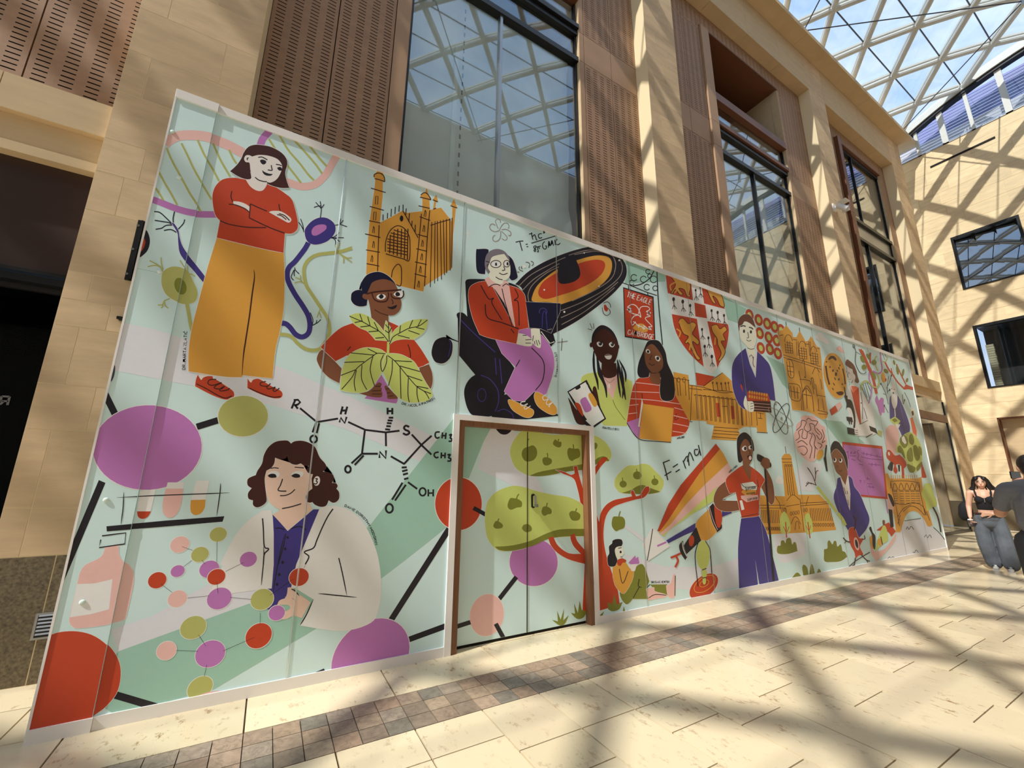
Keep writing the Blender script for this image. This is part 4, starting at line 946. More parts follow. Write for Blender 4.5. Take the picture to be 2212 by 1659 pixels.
# ---- large atoms and bonds
motif('printed_molecule', 'large purple, olive, red and pink discs joined by thick black bars', each=True); fr('X')
l('BK', 15, '225,845 262,920', False); l('BK', 15.5, '222,1040 100,1330', False); l('BK', 14, '425,922 480,905', False); l('BK', 17, '232,1496 340,1528 440,1560', False); l('BK', 11, '702,1449 668,1464', False); l('BK', 12.5, '838,1350 960,1158 1010,1080', False); l('BK', 12, '860,1390 985,1344', False)
e('PU', 319, 967, 117, 91, -3, 1.6, 40); e('OL', 525, 899, 54, 44, -3, 1.6); e('PU', 800, 1420, 95, 72, -45, 1.6, 40)
p('RD', '60,1590 85,1420 105,1375 150,1362 200,1370 240,1400 260,1440 255,1490 230,1525 200,1548 150,1590', 1.6)
fr('L'); e('RD', 212, 628, 152, 172, 0, 4, 40)
motif('printed_bottle', 'pink bottle outline with pale label and sketched stopper'); fr('H')
p('PK', '640,225* 745,215* 748,290 780,345 830,385 862,450 855,560 800,800* 770,830 620,865 460,885 390,885 350,850 345,810* 430,440* 470,380 560,335 610,300', 1.5); g('WH', '410,530 550,525 695,490 668,735 520,775 350,800')
l('BK', 2.6, '610,140 700,128 803,115 795,205 587,235 600,170', False)
motif('printed_test_tubes', 'three test tubes in a sketched rack', each=True); fr('G')
g('WH', '1215,1060 1390,1045 1335,1280 1188,1280'); p('RD', '1188,1280* 1338,1280* 1310,1330 1270,1358 1225,1358 1195,1330')
g('WH', '1520,965 1695,965 1690,1035 1500,1035'); p('PK', '1500,1033* 1690,1033* 1670,1180 1630,1290 1570,1345 1510,1340 1470,1290 1465,1200 1480,1110')
g('WH', '1830,945 1972,945 1930,1155 1775,1155'); p('MU', '1772,1158* 1930,1152* 1920,1240 1880,1300 1820,1320 1775,1290 1766,1230')
g('BK', '862,1440 1500,1380 2135,1333 2115,1392 1500,1445 865,1495'); l('BK', 2.2, '975,1130 1400,1108 1900,1090 2190,1078', True, True); l('BK', 2.2, '1050,1070 1040,1250 1018,1420', True, True); l('BK', 2.2, '2095,975 2085,1100 2052,1330', True, True)
motif('printed_arc', 'black and red half disc at the edge of the end strip', each=True); fr('X')
p('BK', '310,497* 318,500 324,515 324,530 318,545 305,557* 295,555*'); p('RD', '312,515* 315,525 310,540 302,548*'); p('GR', '249,790 250,800 247,815 241,825 244,800')
motif('printed_figure', 'woman in white coat with brown curls holding molecule model'); fr('I')
p('WH', '700,1050* 800,1040* 830,1200* 1320,1040* 1420,1000 1530,1000 1640,1030 1760,1110 1850,1230 1920,1400 1990,1640* 1990,1900* 820,1900* 240,1640* 330,1460 430,1290 560,1150', 1.8)
fr('J'); p('WH', '520,640* 640,400 780,120 900,-10* 1800,-10* 1880,110 1960,320 1988,560 1970,760 1900,890 1650,960 1290,912* 1410,690* 1200,560* 1190,600* 1000,600* 700,640*', 0)
fr('I'); p('NV', '818,1085* 985,1270* 1270,1030* 1335,1030* 1180,1400* 1080,1640* 1000,2000* 800,2000* 830,1640* 830,1300*', 0)
p('FL', '730,690* 735,760 760,900 790,960 850,1010 900,1030* 870,1060* 815,1085* 985,1265* 1260,1030* 1225,960* 1210,880* 1260,800* 1290,660* 1200,560* 1000,440* 850,450* 790,560* 745,610*')
p('MR', '940,265 990,270 1022,300* 1060,275 1140,268 1220,290 1290,340 1340,450 1400,520 1415,570 1375,610* 1440,620 1490,650 1495,700 1475,738* 1520,740 1540,770 1525,800* 1555,840 1555,910 1520,950 1480,955 1440,930* 1410,990 1350,1002 1290,980 1260,950* 1220,955 1190,930 1188,880 1220,830 1258,800* 1250,690* 1265,640* 1220,630 1200,590 1218,545* 1170,545 1130,520* 1080,535 1020,520 985,470 985,430* 960,465 900,470 845,455* 835,520 800,570 750,600* 730,680 735,780 750,900 745,950 700,990 640,1008 600,980 600,930* 550,910 545,850 585,795* 540,760 545,690 630,650* 650,600 700,520 720,430 770,340 850,280', 1.8)
e('SK', 1308, 715, 36, 54, 10); p('PW', '765,640 800,610 860,605 895,635 880,670 820,680'); p('PW', '1025,640 1060,610 1120,605 1160,625 1140,665 1080,680'); p('BK', '765,655 800,635 845,640 860,672 820,680 785,675'); p('BK', '1028,655 1070,633 1115,645 1120,672 1080,680 1045,672')
for q, wd in (('795,575 840,568 885,575', 2), ('1062,562 1110,565 1165,570', 2), ('928,692 905,760 880,820 970,828', 2.4), ('900,878 960,875 1020,850 1065,808', 2.2), ('922,1022 1030,1000 1135,968', 2.4), ('1290,690 1315,690 1300,715 1315,725 1300,748 1275,742', 2.2), ('848,1240 900,1238 950,1258', 2.2), ('1020,1245 1080,1225 1140,1225 1190,1258', 2.2), ('965,1300 935,1450 880,1640', 2.2), ('705,1130 715,1250 725,1440 770,1465 765,1485 725,1530 715,1640', 2.8), ('1488,1025 1430,1110 1370,1230 1310,1370 1270,1460 1170,1503 1220,1555 1180,1640', 2.8), ('1552,1570 1570,1640', 2.6)): l('BK', wd, q)
for x, y in ((985, 1342), (957, 1470), (928, 1618)): e('BK', x, y, 13, 16)
fr('J')
for x, y in ((1147, 375), (1118, 478), (1100, 562)): e('BK', x, y, 11, 13)
p('NV', '1000,600* 1190,590* 1160,700* 1090,790* 1000,770* 1060,650*')
p('FL', '1190,590* 1230,590 1280,640 1340,680 1385,715* 1310,850* 1240,830 1180,858 1140,860* 1160,800 1210,770 1200,740 1150,735 1100,740* 1120,700 1170,680* 1185,640')
for q, wd in (('1220,602 1250,615 1290,660', 2.8), ('1228,678 1262,705', 2.6), ('1410,688 1350,820 1295,912', 2.6), ('1628,340 1660,480 1695,655', 2.6), ('1452,640 1600,655 1780,673', 2.6), ('1165,130 1130,280 1090,480 1065,640', 2.2), ('985,240 988,330 975,470 965,570', 2.4), ('1375,310 1330,420', 2.4)): l('BK', wd, q, True, True)
text('BK', 'DAME DOROTHY HODGKIN', '1540,-165 1640,-120 1750,-30 1850,70 1920,190 1945,260', 5., 1.2) if False else None
fr('I'); text('BK', 'DAME DOROTHY HODGKIN', '1612,995 1720,1050 1820,1130 1890,1230 1935,1330 1960,1430', 4.8, 1.2)
motif('printed_molecule_model', 'ball and stick molecule of small coloured discs', each=True); fr('J')
for c, x, y, rx, ry, rt in (('PK', 270, 222, 84, 66, -25), ('OL', 442, 307, 78, 62, -25), ('OL', 598, 136, 75, 60, -20), ('PU', 252, 449, 62, 48, -25), ('PU', 522, 432, 88, 70, -25), ('RD', 583, 498, 80, 64, -28), ('RD', 78, 527, 82, 66, -28), ('PU', 855, 348, 75, 62, -25), ('PK', 250, 685, 86, 68, -28), ('PU', 607, 682, 110, 88, -28), ('OL', 972, 690, 102, 86, -30), ('RD', 1287, 500, 86, 74, -28), ('PU', 1097, 806, 72, 62, -30), ('OL', 385, 930, 118, 92, -30), ('RD', 943, 1000, 122, 98, -40), ('PK', 157, 1127, 90, 74, -35), ('PU', 530, 1155, 135, 108, -32), ('OL', 443, 1445, 122, 85, -38)): e(c, x, y, rx, ry, rt, 5)
p('PK', '330,1560* 430,1510 520,1480 620,1470 720,1475* 600,1520 400,1570')
for q in ('290,240 380,272', '372,358 302,412', '460,355 485,390', '588,195 585,380', '660,452 815,375', '108,558 205,630', '587,540 597,640', '338,678 520,660', '702,673 880,690', '1040,655 1240,515', '958,805 955,900', '910,1012 640,1130', '430,992 492,1088', '238,1125 425,1132', '500,1248 480,1345'): l('BK', 2.9, q, True, True)

# ---- man in powered wheelchair, black hole
motif('printed_galaxy', 'dark swirling disc with mustard and red rings and a black core'); fr('E')
p('BK', '800,390* 900,290 1040,200 1200,130 1350,80 1470,52* 1640,80* 1750,150* 1795,230 1790,330 1720,430 1600,540 1400,690 1250,780 1130,840* 950,840* 880,560* 860,430', 1.6)
p('MU', '955,490 1000,400 1100,310 1240,220 1400,160 1540,132 1640,150 1668,220 1640,320 1540,420 1380,510 1210,570* 1100,550 960,545'); p('RD', '1008,450 1050,370 1150,300 1300,230 1450,180 1560,172 1605,210 1580,290 1490,370 1350,440 1200,490 1080,522 1020,500')
p('BK', '1185,210 1220,150 1280,120 1330,150 1370,230 1382,310 1340,360 1260,385 1200,380 1182,330')
for q in ('830,410 950,300 1180,180 1250,150', '860,450 960,350 1100,260 1195,205', '925,560 915,480 960,390 1080,290 1190,235', '1280,130 1450,85 1620,90', '1330,125 1520,95 1660,130 1700,200 1690,280', '1740,170 1760,240 1730,330 1600,440 1400,550 1205,628', '1210,690 1400,600 1600,470 1720,370', '1215,752 1400,650 1560,530 1690,420', '1680,150 1700,230 1660,340 1520,440 1310,540'): l('TG', 1.6, q)
for x, y, r_ in ((1060, 440, 8), (1240, 638, 9), (1418, 110, 6), (1550, 408, 7), (1732, 175, 9), (1268, 830, 7), (1258, 62, 6), (1438, 735, 6)): e('PW', x, y, r_, r_, n=10)
motif('printed_formula', 'handwritten temperature formula and pencil flower above wheelchair'); fr('U')
for q in ('510,505 570,492 625,488', '570,495 590,570 608,635', '660,540 690,535', '672,575 698,570', '745,522 900,475 1100,415', '710,385 760,375', '745,360 755,420 768,468', '760,425 790,395 805,420 820,470 832,468', '900,380 860,385 850,420 870,448 905,435', '920,335 945,330 930,350 945,362 920,372', '800,560 780,575 790,600 810,615 800,645 785,630 800,600 815,570 800,558', '820,580 885,565', '840,580 838,610 850,645 828,648', '858,575 862,610', '945,495 915,530 915,580 940,610 965,600 970,565 950,565', '1000,590 1005,490 1030,560 1050,480 1075,560', '1095,470 1102,550', '1130,460 1100,515 1140,545 1175,520'): l('BK', 2., q)
for q in ('250,305 215,220 210,185 240,160 280,180 282,215', '265,325 310,250 350,220 395,230 410,270 400,300', '270,330 200,350 140,320 122,280 140,240 175,235 205,255', '300,318 370,315 430,350 440,390 425,410 400,400', '285,340 285,420 250,480 200,495 170,470 175,420 205,400', '300,345 360,400 385,440 370,470 340,475 305,450'): l('TG', 1.5, q)
for q in ('570,870 560,890 570,920 620,940', '600,865 595,890 610,905', '660,805 700,810 720,840 705,890', '735,790 770,805 770,840 750,860', '520,915 530,950 565,950'): l('ST', 1.5, q)
e('PW', 637, 868, 28, 28, n=16)
motif('printed_figure', 'man in red jacket and purple trousers seated in black powered wheelchair'); fr('E')
p('DN', '450,90 470,75 560,80 540,150* 530,300* 470,290 450,230', 1.4); p('DN', '700,110 760,150 790,200 815,290 820,330 790,352 760,350 740,300 740,180', 1.4)
p('BK', '352,370* 380,345 520,345* 760,380* 810,400* 890,470* 940,600* 1130,800* 1160,905* 1110,960* 1020,820* 820,960* 690,1000* 800,1150* 700,1380* 960,1330* 1190,1568* 900,1600* 600,1600* 440,1200* 290,1020* 285,700* 275,660 300,642 340,650 370,680*', 0)
p('BK', '345,1400 350,1310 400,1230 470,1195 560,1210 630,1280 655,1380 640,1500 590,1570 440,1570 380,1520'); e('BK', 720, 1560, 70, 52)
p('BK', '50,990 80,900 150,865 200,875 236,920 232,1010 200,1070 150,1100 90,1090 60,1050', 1.4); l('BK', 1.8, '290,905 230,880 180,845 185,870', False)
ring('NV', 1.8, 500, 1383, 38, 58); l('NV', 2, '490,1205 570,1240 640,1330 650,1440 620,1530'); l('NV', 1.8, '640,1530 700,1510 770,1550 785,1600'); l('NV', 1.6, '205,880 220,940 200,1040'); l('NV', 2, '300,700 450,850 620,1000'); l('NV', 2, '660,1060 680,1280'); l('NV', 2, '620,1050 630,1200')
p('PU', '620,880* 700,900* 810,780* 930,790* 1040,850* 1110,940 1148,1060 1140,1180 1080,1370* 1040,1390* 970,1350* 880,1440* 780,1430* 700,1350* 800,1130* 680,1010*', 1.2)
p('RD', '380,470 400,410 460,375 530,362* 600,420* 790,770* 740,400* 830,430 880,480 895,545* 920,780* 830,800* 810,925* 720,905 560,870 480,840* 420,700 385,560', 1.2)
p('PK', '525,345* 560,325* 730,365* 745,400* 800,770* 790,772* 700,560* 620,440* 590,410* 560,415*'); 
p('CR', '530,190 560,110 620,80 690,110 745,180 755,300 720,350 690,355* 690,385* 640,390 580,350* 565,330* 560,280 545,240', 0)
p('GY', '525,200 540,130 580,90 640,75 700,95 745,150 745,180* 700,120* 640,130 590,150 570,200 555,240 575,280* 560,300* 535,260', 0)
e('PW', 625, 210, 44, 30); e('PW', 722, 207, 26, 28); e('BK', 627, 212, 9, 15); e('BK', 730, 208, 9, 15); ring('MR', 1.6, 625, 210, 46, 32); ring('MR', 1.6, 722, 207, 27, 30)
for q, wd in (('570,195 535,185', 1.6), ('695,232 705,262 680,268', 1.8), ('655,290 690,305 730,292', 1.8), ('625,325 650,342 685,352', 1.8), ('560,210 548,222 555,235', 1.6), ('680,430 710,560 770,760', 1.8), ('560,418 600,395 640,392 665,405', 1.8), ('685,410 715,388 742,400', 1.8), ('490,400 560,520 605,515 590,560 680,710', 1.9), ('795,430 825,500 790,535 825,555 835,760', 1.9), ('530,570 550,690 680,735 830,790', 2), ('760,790 790,830', 1.8), ('945,960 1040,1060 1060,1150 1040,1260 980,1340', 2), ('840,1068 805,1130', 2)): l('BK', wd, q)
p('CR', '830,830* 890,845 950,890 945,940 900,945 850,935 810,925*', .8); p('CR', '940,790* 1015,785* 1025,860 1028,930 1020,960 990,950 960,920 945,870', .8)
for q in ('865,848 900,850', '890,890 945,885', '890,918 940,918', '960,850 955,900', '985,890 1000,940', '1005,890 1020,930', '970,900 975,930'): l('BK', 1.4, q)
p('DN', '893,548* 1205,562* 1200,640* 1120,830* 1030,790* 925,780* 905,640*', 1); ring('NV', 1.8, 1048, 640, 34, 34, 0, 160, 400); l('NV', 1.8, '1040,780 1045,660 1070,640 1085,790'); l('TG', 1.6, '1085,800 1125,792')
l('PW', 1.8, '1030,815 1110,920 1150,905', False)
for q in ('735,1440 760,1425 860,1470 950,1510 965,1545 940,1580 890,1583 830,1555 770,1510', '968,1400 990,1355 1060,1390 1110,1430 1165,1490 1172,1540 1140,1560 1080,1540 1000,1480'): p('MU', q, 1.2)
for q in ('890,1440 850,1450 860,1480 910,1460 880,1490 890,1510 935,1480', '1080,1380 1045,1400 1060,1430 1110,1410 1080,1440 1085,1470 1130,1450 1100,1480 1110,1490'): l('PW', 1.7, q)
text('BK', 'STEVEN HAWKING', '1148,1000 1165,1080 1168,1160 1150,1220', 4., .9)
motif('printed_spark', 'small galaxy swirl, stars and sparks', each=True); fr('E')
p('RD', '1595,580 1610,575 1630,610 1620,635 1598,620', .8)
for q in ('1590,560 1625,548 1650,570 1655,600', '1580,600 1590,650 1620,670 1650,650 1645,620 1620,600'): l('ST', 1.4, q)
for q in ('1175,912 1270,900', '1220,875 1212,985', '1470,740 1490,790', '1500,740 1505,790', '1450,790 1490,800'): l('ST', 1.2, q)
fr('D'); l('PW', 1.6, '1500,885 1595,888'); l('PW', 1.6, '1538,840 1540,955')
for x, y in ((1415, 708), (1580, 582), (1545, 590)): e('PW', x, y, 9, 9, n=10)

# ---- couple, sign
motif('printed_inn_sign', 'hanging red inn sign with eagle on scrolled black bracket'); fr('F')
g('BK', '522,250 795,335 812,740 537,698'); g('RD', '530,262 785,345 802,728 545,688')
l('BK', 2.4, '825,105 840,400 875,770'); l('BK', 1.8, '500,205 600,240 720,290 825,325'); l('BK', 1.8, '568,235 572,265'); l('BK', 1.8, '742,300 745,328')
l('BK', 2.2, '800,100 760,170 690,220 610,240'); 
for cx, cy, r_ in ((620, 165, 28), (600, 210, 22), (705, 180, 28), (745, 110, 20), (795, 180, 30), (810, 260, 22), (735, 250, 26), (760, 150, 18)): ring('BK', 1.7, cx, cy, r_, r_, 0, 30, 330, 14)
text('PW', 'THE EAGLE', '550,335 660,370 770,412', 11, 1.6, .3); text('PW', 'CAMBRIDGE', '557,672 680,695 795,722', 10.5, 1.6, .3)
p('MU', '610,620 650,580 700,580 740,620 735,650 680,650')
for q in ('560,430 600,405 640,420 670,470 680,520 660,500 620,490 575,470 600,465 555,450 595,445 560,430', '660,490 680,430 740,425 760,450 730,470 770,480 735,495 765,510 720,530 780,600 750,605 775,630 740,620 700,590', '660,500 620,510 595,550 605,590 630,570 650,590 700,610', '610,560 635,565', '650,595 670,600', '665,585 660,615', '690,615 720,625', '710,600 706,632'): l('PW', 1.7, q)
motif('printed_figure', 'smiling woman with long black braids holding up a phone'); fr('F')
p('LG', '150,1060 200,1025 300,1010* 480,1030* 600,1095* 620,1200* 560,1495* 350,1490* 230,1300* 145,1100*', 1.4)
p('PK', '310,1000* 490,1030* 430,1255* 380,1180*'); p('DB', '330,930* 460,930* 465,1030 420,1062 370,1062 330,1030')
for q, wd in (('262,800 258,900 265,1000 290,1090 300,1170', 5), ('285,850 300,950 310,1030 360,1130 375,1240', 6), ('470,900 490,1000 520,1130 545,1260', 6), ('485,900 540,1010 545,1100', 4), ('470,960 480,1100 500,1240', 4), ('310,960 345,1080 370,1150', 4), ('505,960 525,1120 515,1250', 4)): l('BK', wd, q, True, True)
p('BK', '240,760 245,680 280,620 330,590 390,610 440,660 475,740 480,800* 440,860* 260,820*', 1.2)
p('DB', '250,760 280,670 340,625 400,650 450,710 480,780 470,860 440,930 390,955 330,930 280,870', 0); e('DB', 236, 768, 14, 22); e('DB', 478, 785, 9, 20)
p('PW', '285,750 310,738 340,755 330,782 300,780'); p('PW', '395,758 420,742 445,765 430,788 405,782'); e('BK', 318, 755, 16, 19); e('BK', 425, 762, 15, 18); e('PW', 312, 748, 4, 5, n=8); e('PW', 420, 756, 4, 5, n=8)
p('PW', '355,868* 390,862 422,865* 412,890 390,898 368,888'); l('TG', 1.6, '355,866 380,852 400,855 422,864')
l('TG', 1, '340,1040 395,1105 445,1070'); e('SK', 397, 1135, 10, 22)
l('OD', 1.4, '430,1260 460,1330 540,1440')
p('DB', '250,1160 280,1150 310,1290 330,1380 320,1420 260,1300'); p('DB', '30,1240 60,1280 100,1340 180,1430 185,1480 110,1470 70,1380 50,1310')
g('BK', '22,1185 195,1080 370,1430 240,1525 180,1480'); g('PW', '35,1190 185,1100 355,1425 240,1500'); 
p('BK', '95,1150 128,1125 140,1150 105,1170'); p('LB', '65,1215 90,1190 120,1195 115,1220 80,1235'); p('LB', '165,1150 200,1125 205,1160 180,1170'); p('RD', '90,1300 110,1285 140,1310 165,1390 150,1400'); p('PU', '138,1265 180,1235 200,1255 240,1340 190,1372 160,1330'); p('MU', '210,1225 240,1200 290,1290 260,1320'); g('LB', '185,1445 320,1365 340,1430 245,1500')
text('BK', 'CHANTELLE BELL', '335,1515 420,1528 492,1532', 4.4, .9)
motif('printed_figure', 'woman with long black hair in red striped jumper holding yellow folder'); fr('F')
p('RD', '650,1075 720,1055* 760,1050* 850,1080* 980,1110* 1060,1260 1110,1420 1110,1500 1060,1570 960,1590* 700,1500* 555,1460* 600,1180', 1.4)
p('BK', '650,1020 660,930 700,830 740,740 790,722 850,740 900,830 920,930 960,1020 985,1100 980,1230 940,1268 870,1258 850,1180 860,1060* 760,1010* 750,1055* 680,1062', 1.2)
p('BR', '760,1010* 850,1020* 855,1110 800,1115 765,1085'); p('BR', '715,880 720,810 760,765 800,770 860,850 880,920 870,980 820,1020 770,1005 730,950')
p('PW', '725,815 745,805 765,830 755,845 732,838'); p('PW', '808,870 835,868 855,890 840,915 815,900'); e('BK', 745, 828, 11, 13); e('BK', 832, 888, 13, 16)
for q in ('780,858 760,895 775,900', '750,930 780,950 805,940', '740,1000 780,1020 822,1018', '690,1200 695,1260', '1000,1380 985,1440 1020,1420'): l('MR', 1.5, q)
for q in ('630,1105 730,1115 850,1130', '600,1185 720,1190 845,1195', '590,1250 700,1255 850,1270 1050,1300', '1090,1360 980,1330', '575,1310 660,1300', '570,1385 650,1375', '975,1400 1100,1430', '970,1470 1115,1500', '965,1540 1090,1560'): l('PK', 1.6, q)
p('PU', '555,1460* 670,1420* 680,1600* 655,1612*'); g('SK', '690,1245 700,1290 670,1500 655,1500'); g('MU', '700,1295 975,1335 950,1640 665,1605'); l('BK', 1.6, '555,1465 655,1605 800,1630 950,1640'); 
text('BK', 'ANITA ROY', '1005,1612 1040,1606 1075,1598', 4, .9)

# ---- tree with apples
motif('printed_apple_tree', 'red trunked apple tree with olive crowns'); fr('M')
p('LG', '0,60 60,45 140,90 190,150 212,220 190,270 170,280* 40,280*', 1.2); p('OD', '40,290 90,245 150,232 190,272 130,270 60,310'); 
p('RD', '165,240 170,262 110,330 60,420 40,500* 30,400* 70,320 120,250'); e('OD', 62, 140, 22, 32, 20)
p('LG', '238,490 245,430 290,370 360,315 430,312 490,298 550,310 600,360 660,420 680,470 660,530 610,562 450,570 300,560 260,530', 1.2); p('OD', '300,560* 380,535 440,500 490,488 550,512 650,548* 560,568 430,570')
p('RD', '60,700* 100,820* 115,740 160,670 230,625 320,605 395,590* 385,550 405,535 430,590* 470,575 510,510 545,500* 550,540 500,600 420,620 300,655 220,690 170,750 145,840 140,960 160,1100 210,1260 270,1440* 285,1560* 110,1612* 50,1612* 20,900*', 1.3)
for x, y, r_ in ((315, 480, 32), (442, 402, 38), (600, 460, 32)): e('OD', x, y, r_, r_*.95, 15); l('OD', 2, '%d,%d %d,%d' % (x, y-20, x-8, y-58))
p('OD', '212,830 225,775 265,770 310,775 332,810 325,870 280,890 250,902 220,870', 1); l('OD', 2.4, '275,775 285,735 292,725')
for q in ('180,1600* 180,1540 215,1560* 235,1465* 260,1560* 310,1535* 280,1600 220,1620', '280,1640* 310,1630* 320,1575* 335,1625* 362,1605* 345,1645', '100,1660* 145,1620* 130,1660*'): p('OD', q)
motif('printed_apple_tree', 'olive tree crowns, red branches and discs across the double doors'); fr('L', True)
g('DM', '240,120 432,120 375,225 280,462 225,462'); g('GL', '432,120 560,120 800,620 340,400 375,225'); fr('L2', True); p('BK', '690,270 880,290 850,345 790,362 730,340'); fr('L', True)
e('RD', 212, 628, 152, 172, 0, 4, 40); l('BK', 9, '310,655 400,705', False); e('PU', 702, 1010, 157, 155, 0, 4, 40); l('BK', 9.5, '590,1105 475,1252', False); e('PK', 397, 1354, 110, 138, 12, 4); l('BK', 9.5, '190,1432 290,1400', False); l('BK', 9.5, '455,1410 520,1530', False)
fr('L2', True)
p('LG', '872,620 890,500 960,380 1040,310 1150,290 1300,340 1450,365 1620,360 1860,370* 1860,830* 1640,850 1400,900 1130,908* 1020,860 930,780', 1.2); p('OD', '1130,908* 1250,860 1450,820 1650,785 1860,750* 1860,830* 1650,850 1400,900 1250,915')
for q in ('1025,620 1050,550 1120,520 1180,505 1225,560 1225,640 1180,700 1100,720 1050,690', '1630,600 1650,540 1720,550 1780,550 1800,610 1790,660 1730,690 1690,712 1650,680', '1440,470 1470,425 1510,455 1550,460 1545,520 1500,530 1450,500', '1300,700 1320,665 1370,665 1420,690 1420,740 1370,770 1320,760'): p('OD', q)
for q in ('1100,540 1105,440 1122,418', '1715,560 1712,520 1708,490', '1365,670 1370,640 1362,605', '1508,460 1515,420'): l('OD', 2.4, q)
fr('L', True)
p('RD', '840,405* 900,420 945,440 970,430* 962,385* 985,382* 1000,450 1035,570* 1060,900* 1100,1330* 1020,1330* 1035,1020* 930,990 860,950 815,900 797,850* 830,842* 860,900 930,950 1010,955* 960,900 940,840 950,822* 975,825* 985,870 1035,930* 1045,900* 1010,640 985,520 960,462 900,435*', 1.2)
p('LG', '385,720 400,620 460,550 560,512 640,520 720,545 830,570 930,585 1010,625 1040,680* 1040,840* 880,845 780,860 670,910 560,935 470,930 410,870 390,800', 1.2); p('OD', '450,908* 560,900 680,870 790,820 880,795 1040,792* 1040,838* 900,842 790,860 690,905 560,935 480,930')
fr('L2', True)
for q in ('838,1290 870,1210 920,1205 980,1220 1028,1260 1020,1320 960,1330 890,1358 850,1340', '1288,1380 1310,1320 1370,1320 1420,1360 1415,1410 1370,1420 1330,1440 1300,1420', '1655,1420 1680,1378 1740,1380 1800,1420 1795,1480 1760,1502 1690,1495', '650,1560 680,1510 730,1520 775,1560 760,1600 690,1610 655,1590', '1030,1610 1050,1560 1110,1550 1155,1590 1150,1640 1080,1655'): p('OD', q)
for q in ('955,1215 970,1175 988,1150', '1350,1325 1365,1268', '1738,1385 1755,1340', '708,1515 720,1475'): l('OD', 2.6, q)
fr('L', True)
p('RD', '797,850* 830,842* 860,900 930,950 1035,958* 1035,1020* 930,990 860,950 815,900'); p('RD', '940,835* 968,820* 985,870 1035,930* 1035,970* 980,910')
for q in ('822,1385* 860,1395* 855,1325* 878,1385* 900,1312* 895,1390* 930,1355* 905,1410 870,1420', '945,1340* 972,1345* 965,1275* 990,1340* 1002,1260* 1015,1320* 1050,1330* 1025,1370 985,1378', '1055,1360* 1062,1358* 1060,1365*'): p('OD', q)

# ---- reader under tree, prism, telescope
motif('printed_figure', 'curly haired reader in yellow top sitting under the apple tree'); fr('M')
p('OD', '400,1260* 450,1205 500,1210 550,1350* 520,1420* 550,1510* 400,1510* 370,1545 340,1555 300,1510 285,1440 340,1400', 1); p('OD', '555,1380* 710,1378* 715,1475* 600,1460 590,1420')
p('MU', '220,1240 230,1200 320,1170 370,1230* 410,1255* 400,1330 350,1430 310,1460 250,1400 225,1320', 1)
p('BK', '190,1215 175,1180 175,1130 190,1100 188,1040 215,1012 222,985 260,972 300,978 310,1010 300,1035* 250,1060* 262,1170* 240,1215', 1); p('CR', '240,1080 255,1045 300,1038 312,1065 325,1105* 308,1120 300,1145 262,1150'); p('PW', '280,1080 300,1068 308,1090 295,1105'); e('BK', 292, 1088, 9, 12)
p('RD', '262,1165 300,1145 340,1160 335,1180 310,1185 290,1212 265,1200'); g('PU', '362,1185 422,1120 430,1145 450,1130 460,1190 400,1210'); p('SK', '365,1200* 440,1195* 420,1260* 390,1260*')
p('PK', '520,1420* 590,1405 600,1440 700,1470 690,1495 620,1505 545,1525*', .8); p('PK', '700,1390* 740,1370 760,1300 775,1285 782,1300 778,1480 720,1490', .8)
for q in ('280,1240 310,1370 360,1260', '460,1400 405,1500', '460,1330 450,1390 480,1405', '525,1410 555,1380', '545,1500 600,1470 700,1475', '782,1300 778,1480', '300,1050 270,1055', '290,1135 305,1130'): l('BK', 1.6, q)
text('BK', 'SIR ISAAC NEWTON', '563,1368 730,1364', 4.4, .9)
motif('printed_prism', 'glass prism splitting a rainbow fan of light'); fr('M')
g('GL', '340,845 520,970 500,1000 330,870'); 
g('RD', '1145,118 1182,165 1000,380 850,600 720,800 640,905 620,900 720,660 830,490 1000,290'); g('MU', '1182,165 1215,210 1255,290 1050,480 880,660 740,840 640,925 640,905 720,800 850,600 1000,380'); g('PK', '1255,290 1286,345 1286,420 1120,540 900,740 720,900 660,935 640,925 740,840 880,660 1050,480'); g('LG', '1160,500 1130,570 1140,620 900,770 720,900 680,950 660,935 720,900 900,740'); g('NV', '700,985 970,825 1000,880 860,940 720,1010'); g('NV', '1200,700 1286,640 1286,740 1200,775')
g('PW', '575,865 735,1035 535,1170 485,1020') if False else g('WH', '575,865 735,1035 535,1170 485,1020'); l('BK', 1.8, '578,880 560,1000 530,1165'); l('PU', 4, '620,1035 700,1000', False)
motif('printed_formula', 'handwritten F equals m a'); fr('M')
for q in ('732,265 670,290', '675,290 695,360 715,445', '685,405 745,368', '760,330 805,300', '785,372 822,348', '850,270 875,340', '855,280 890,230 905,315', '890,280 910,195 945,270', '985,170 955,175 960,220 985,215 1000,170', '988,130 1005,200 1010,225'): l('BK', 2.3, q)
motif('printed_telescope', 'mustard and black telescope on red round base'); fr('M')
p('BK', '1080,690* 1120,650* 1150,720 1200,850* 1195,880 1152,915* 1110,820', 1); p('RD', '1130,640 1160,640 1200,760 1190,850 1165,870 1140,800'); p('MU', '970,820 1080,705* 1110,820 1152,905* 1090,970 1020,1000* 980,920', 1)
g('BK', '970,865 1012,985 880,1110 830,1070'); e('RD', 926, 988, 24, 50, 5); p('BK', '815,1030 850,985* 860,1060 890,1130* 870,1160* 830,1100', 1); l('PW', 1.4, '842,1000 855,1070 885,1130'); l('PK', 1.2, '1085,680 1120,800 1160,890')
for q in ('740,1140 790,1120 830,1100', '790,1130 805,1170 780,1225'): l('RD', 4.5, q)
e('RD', 1038, 1398, 150, 88, -40, 3); ring('MU', 1.4, 1045, 1375, 108, 58, -35); ring('MU', 1.4, 1042, 1370, 45, 26, -30)
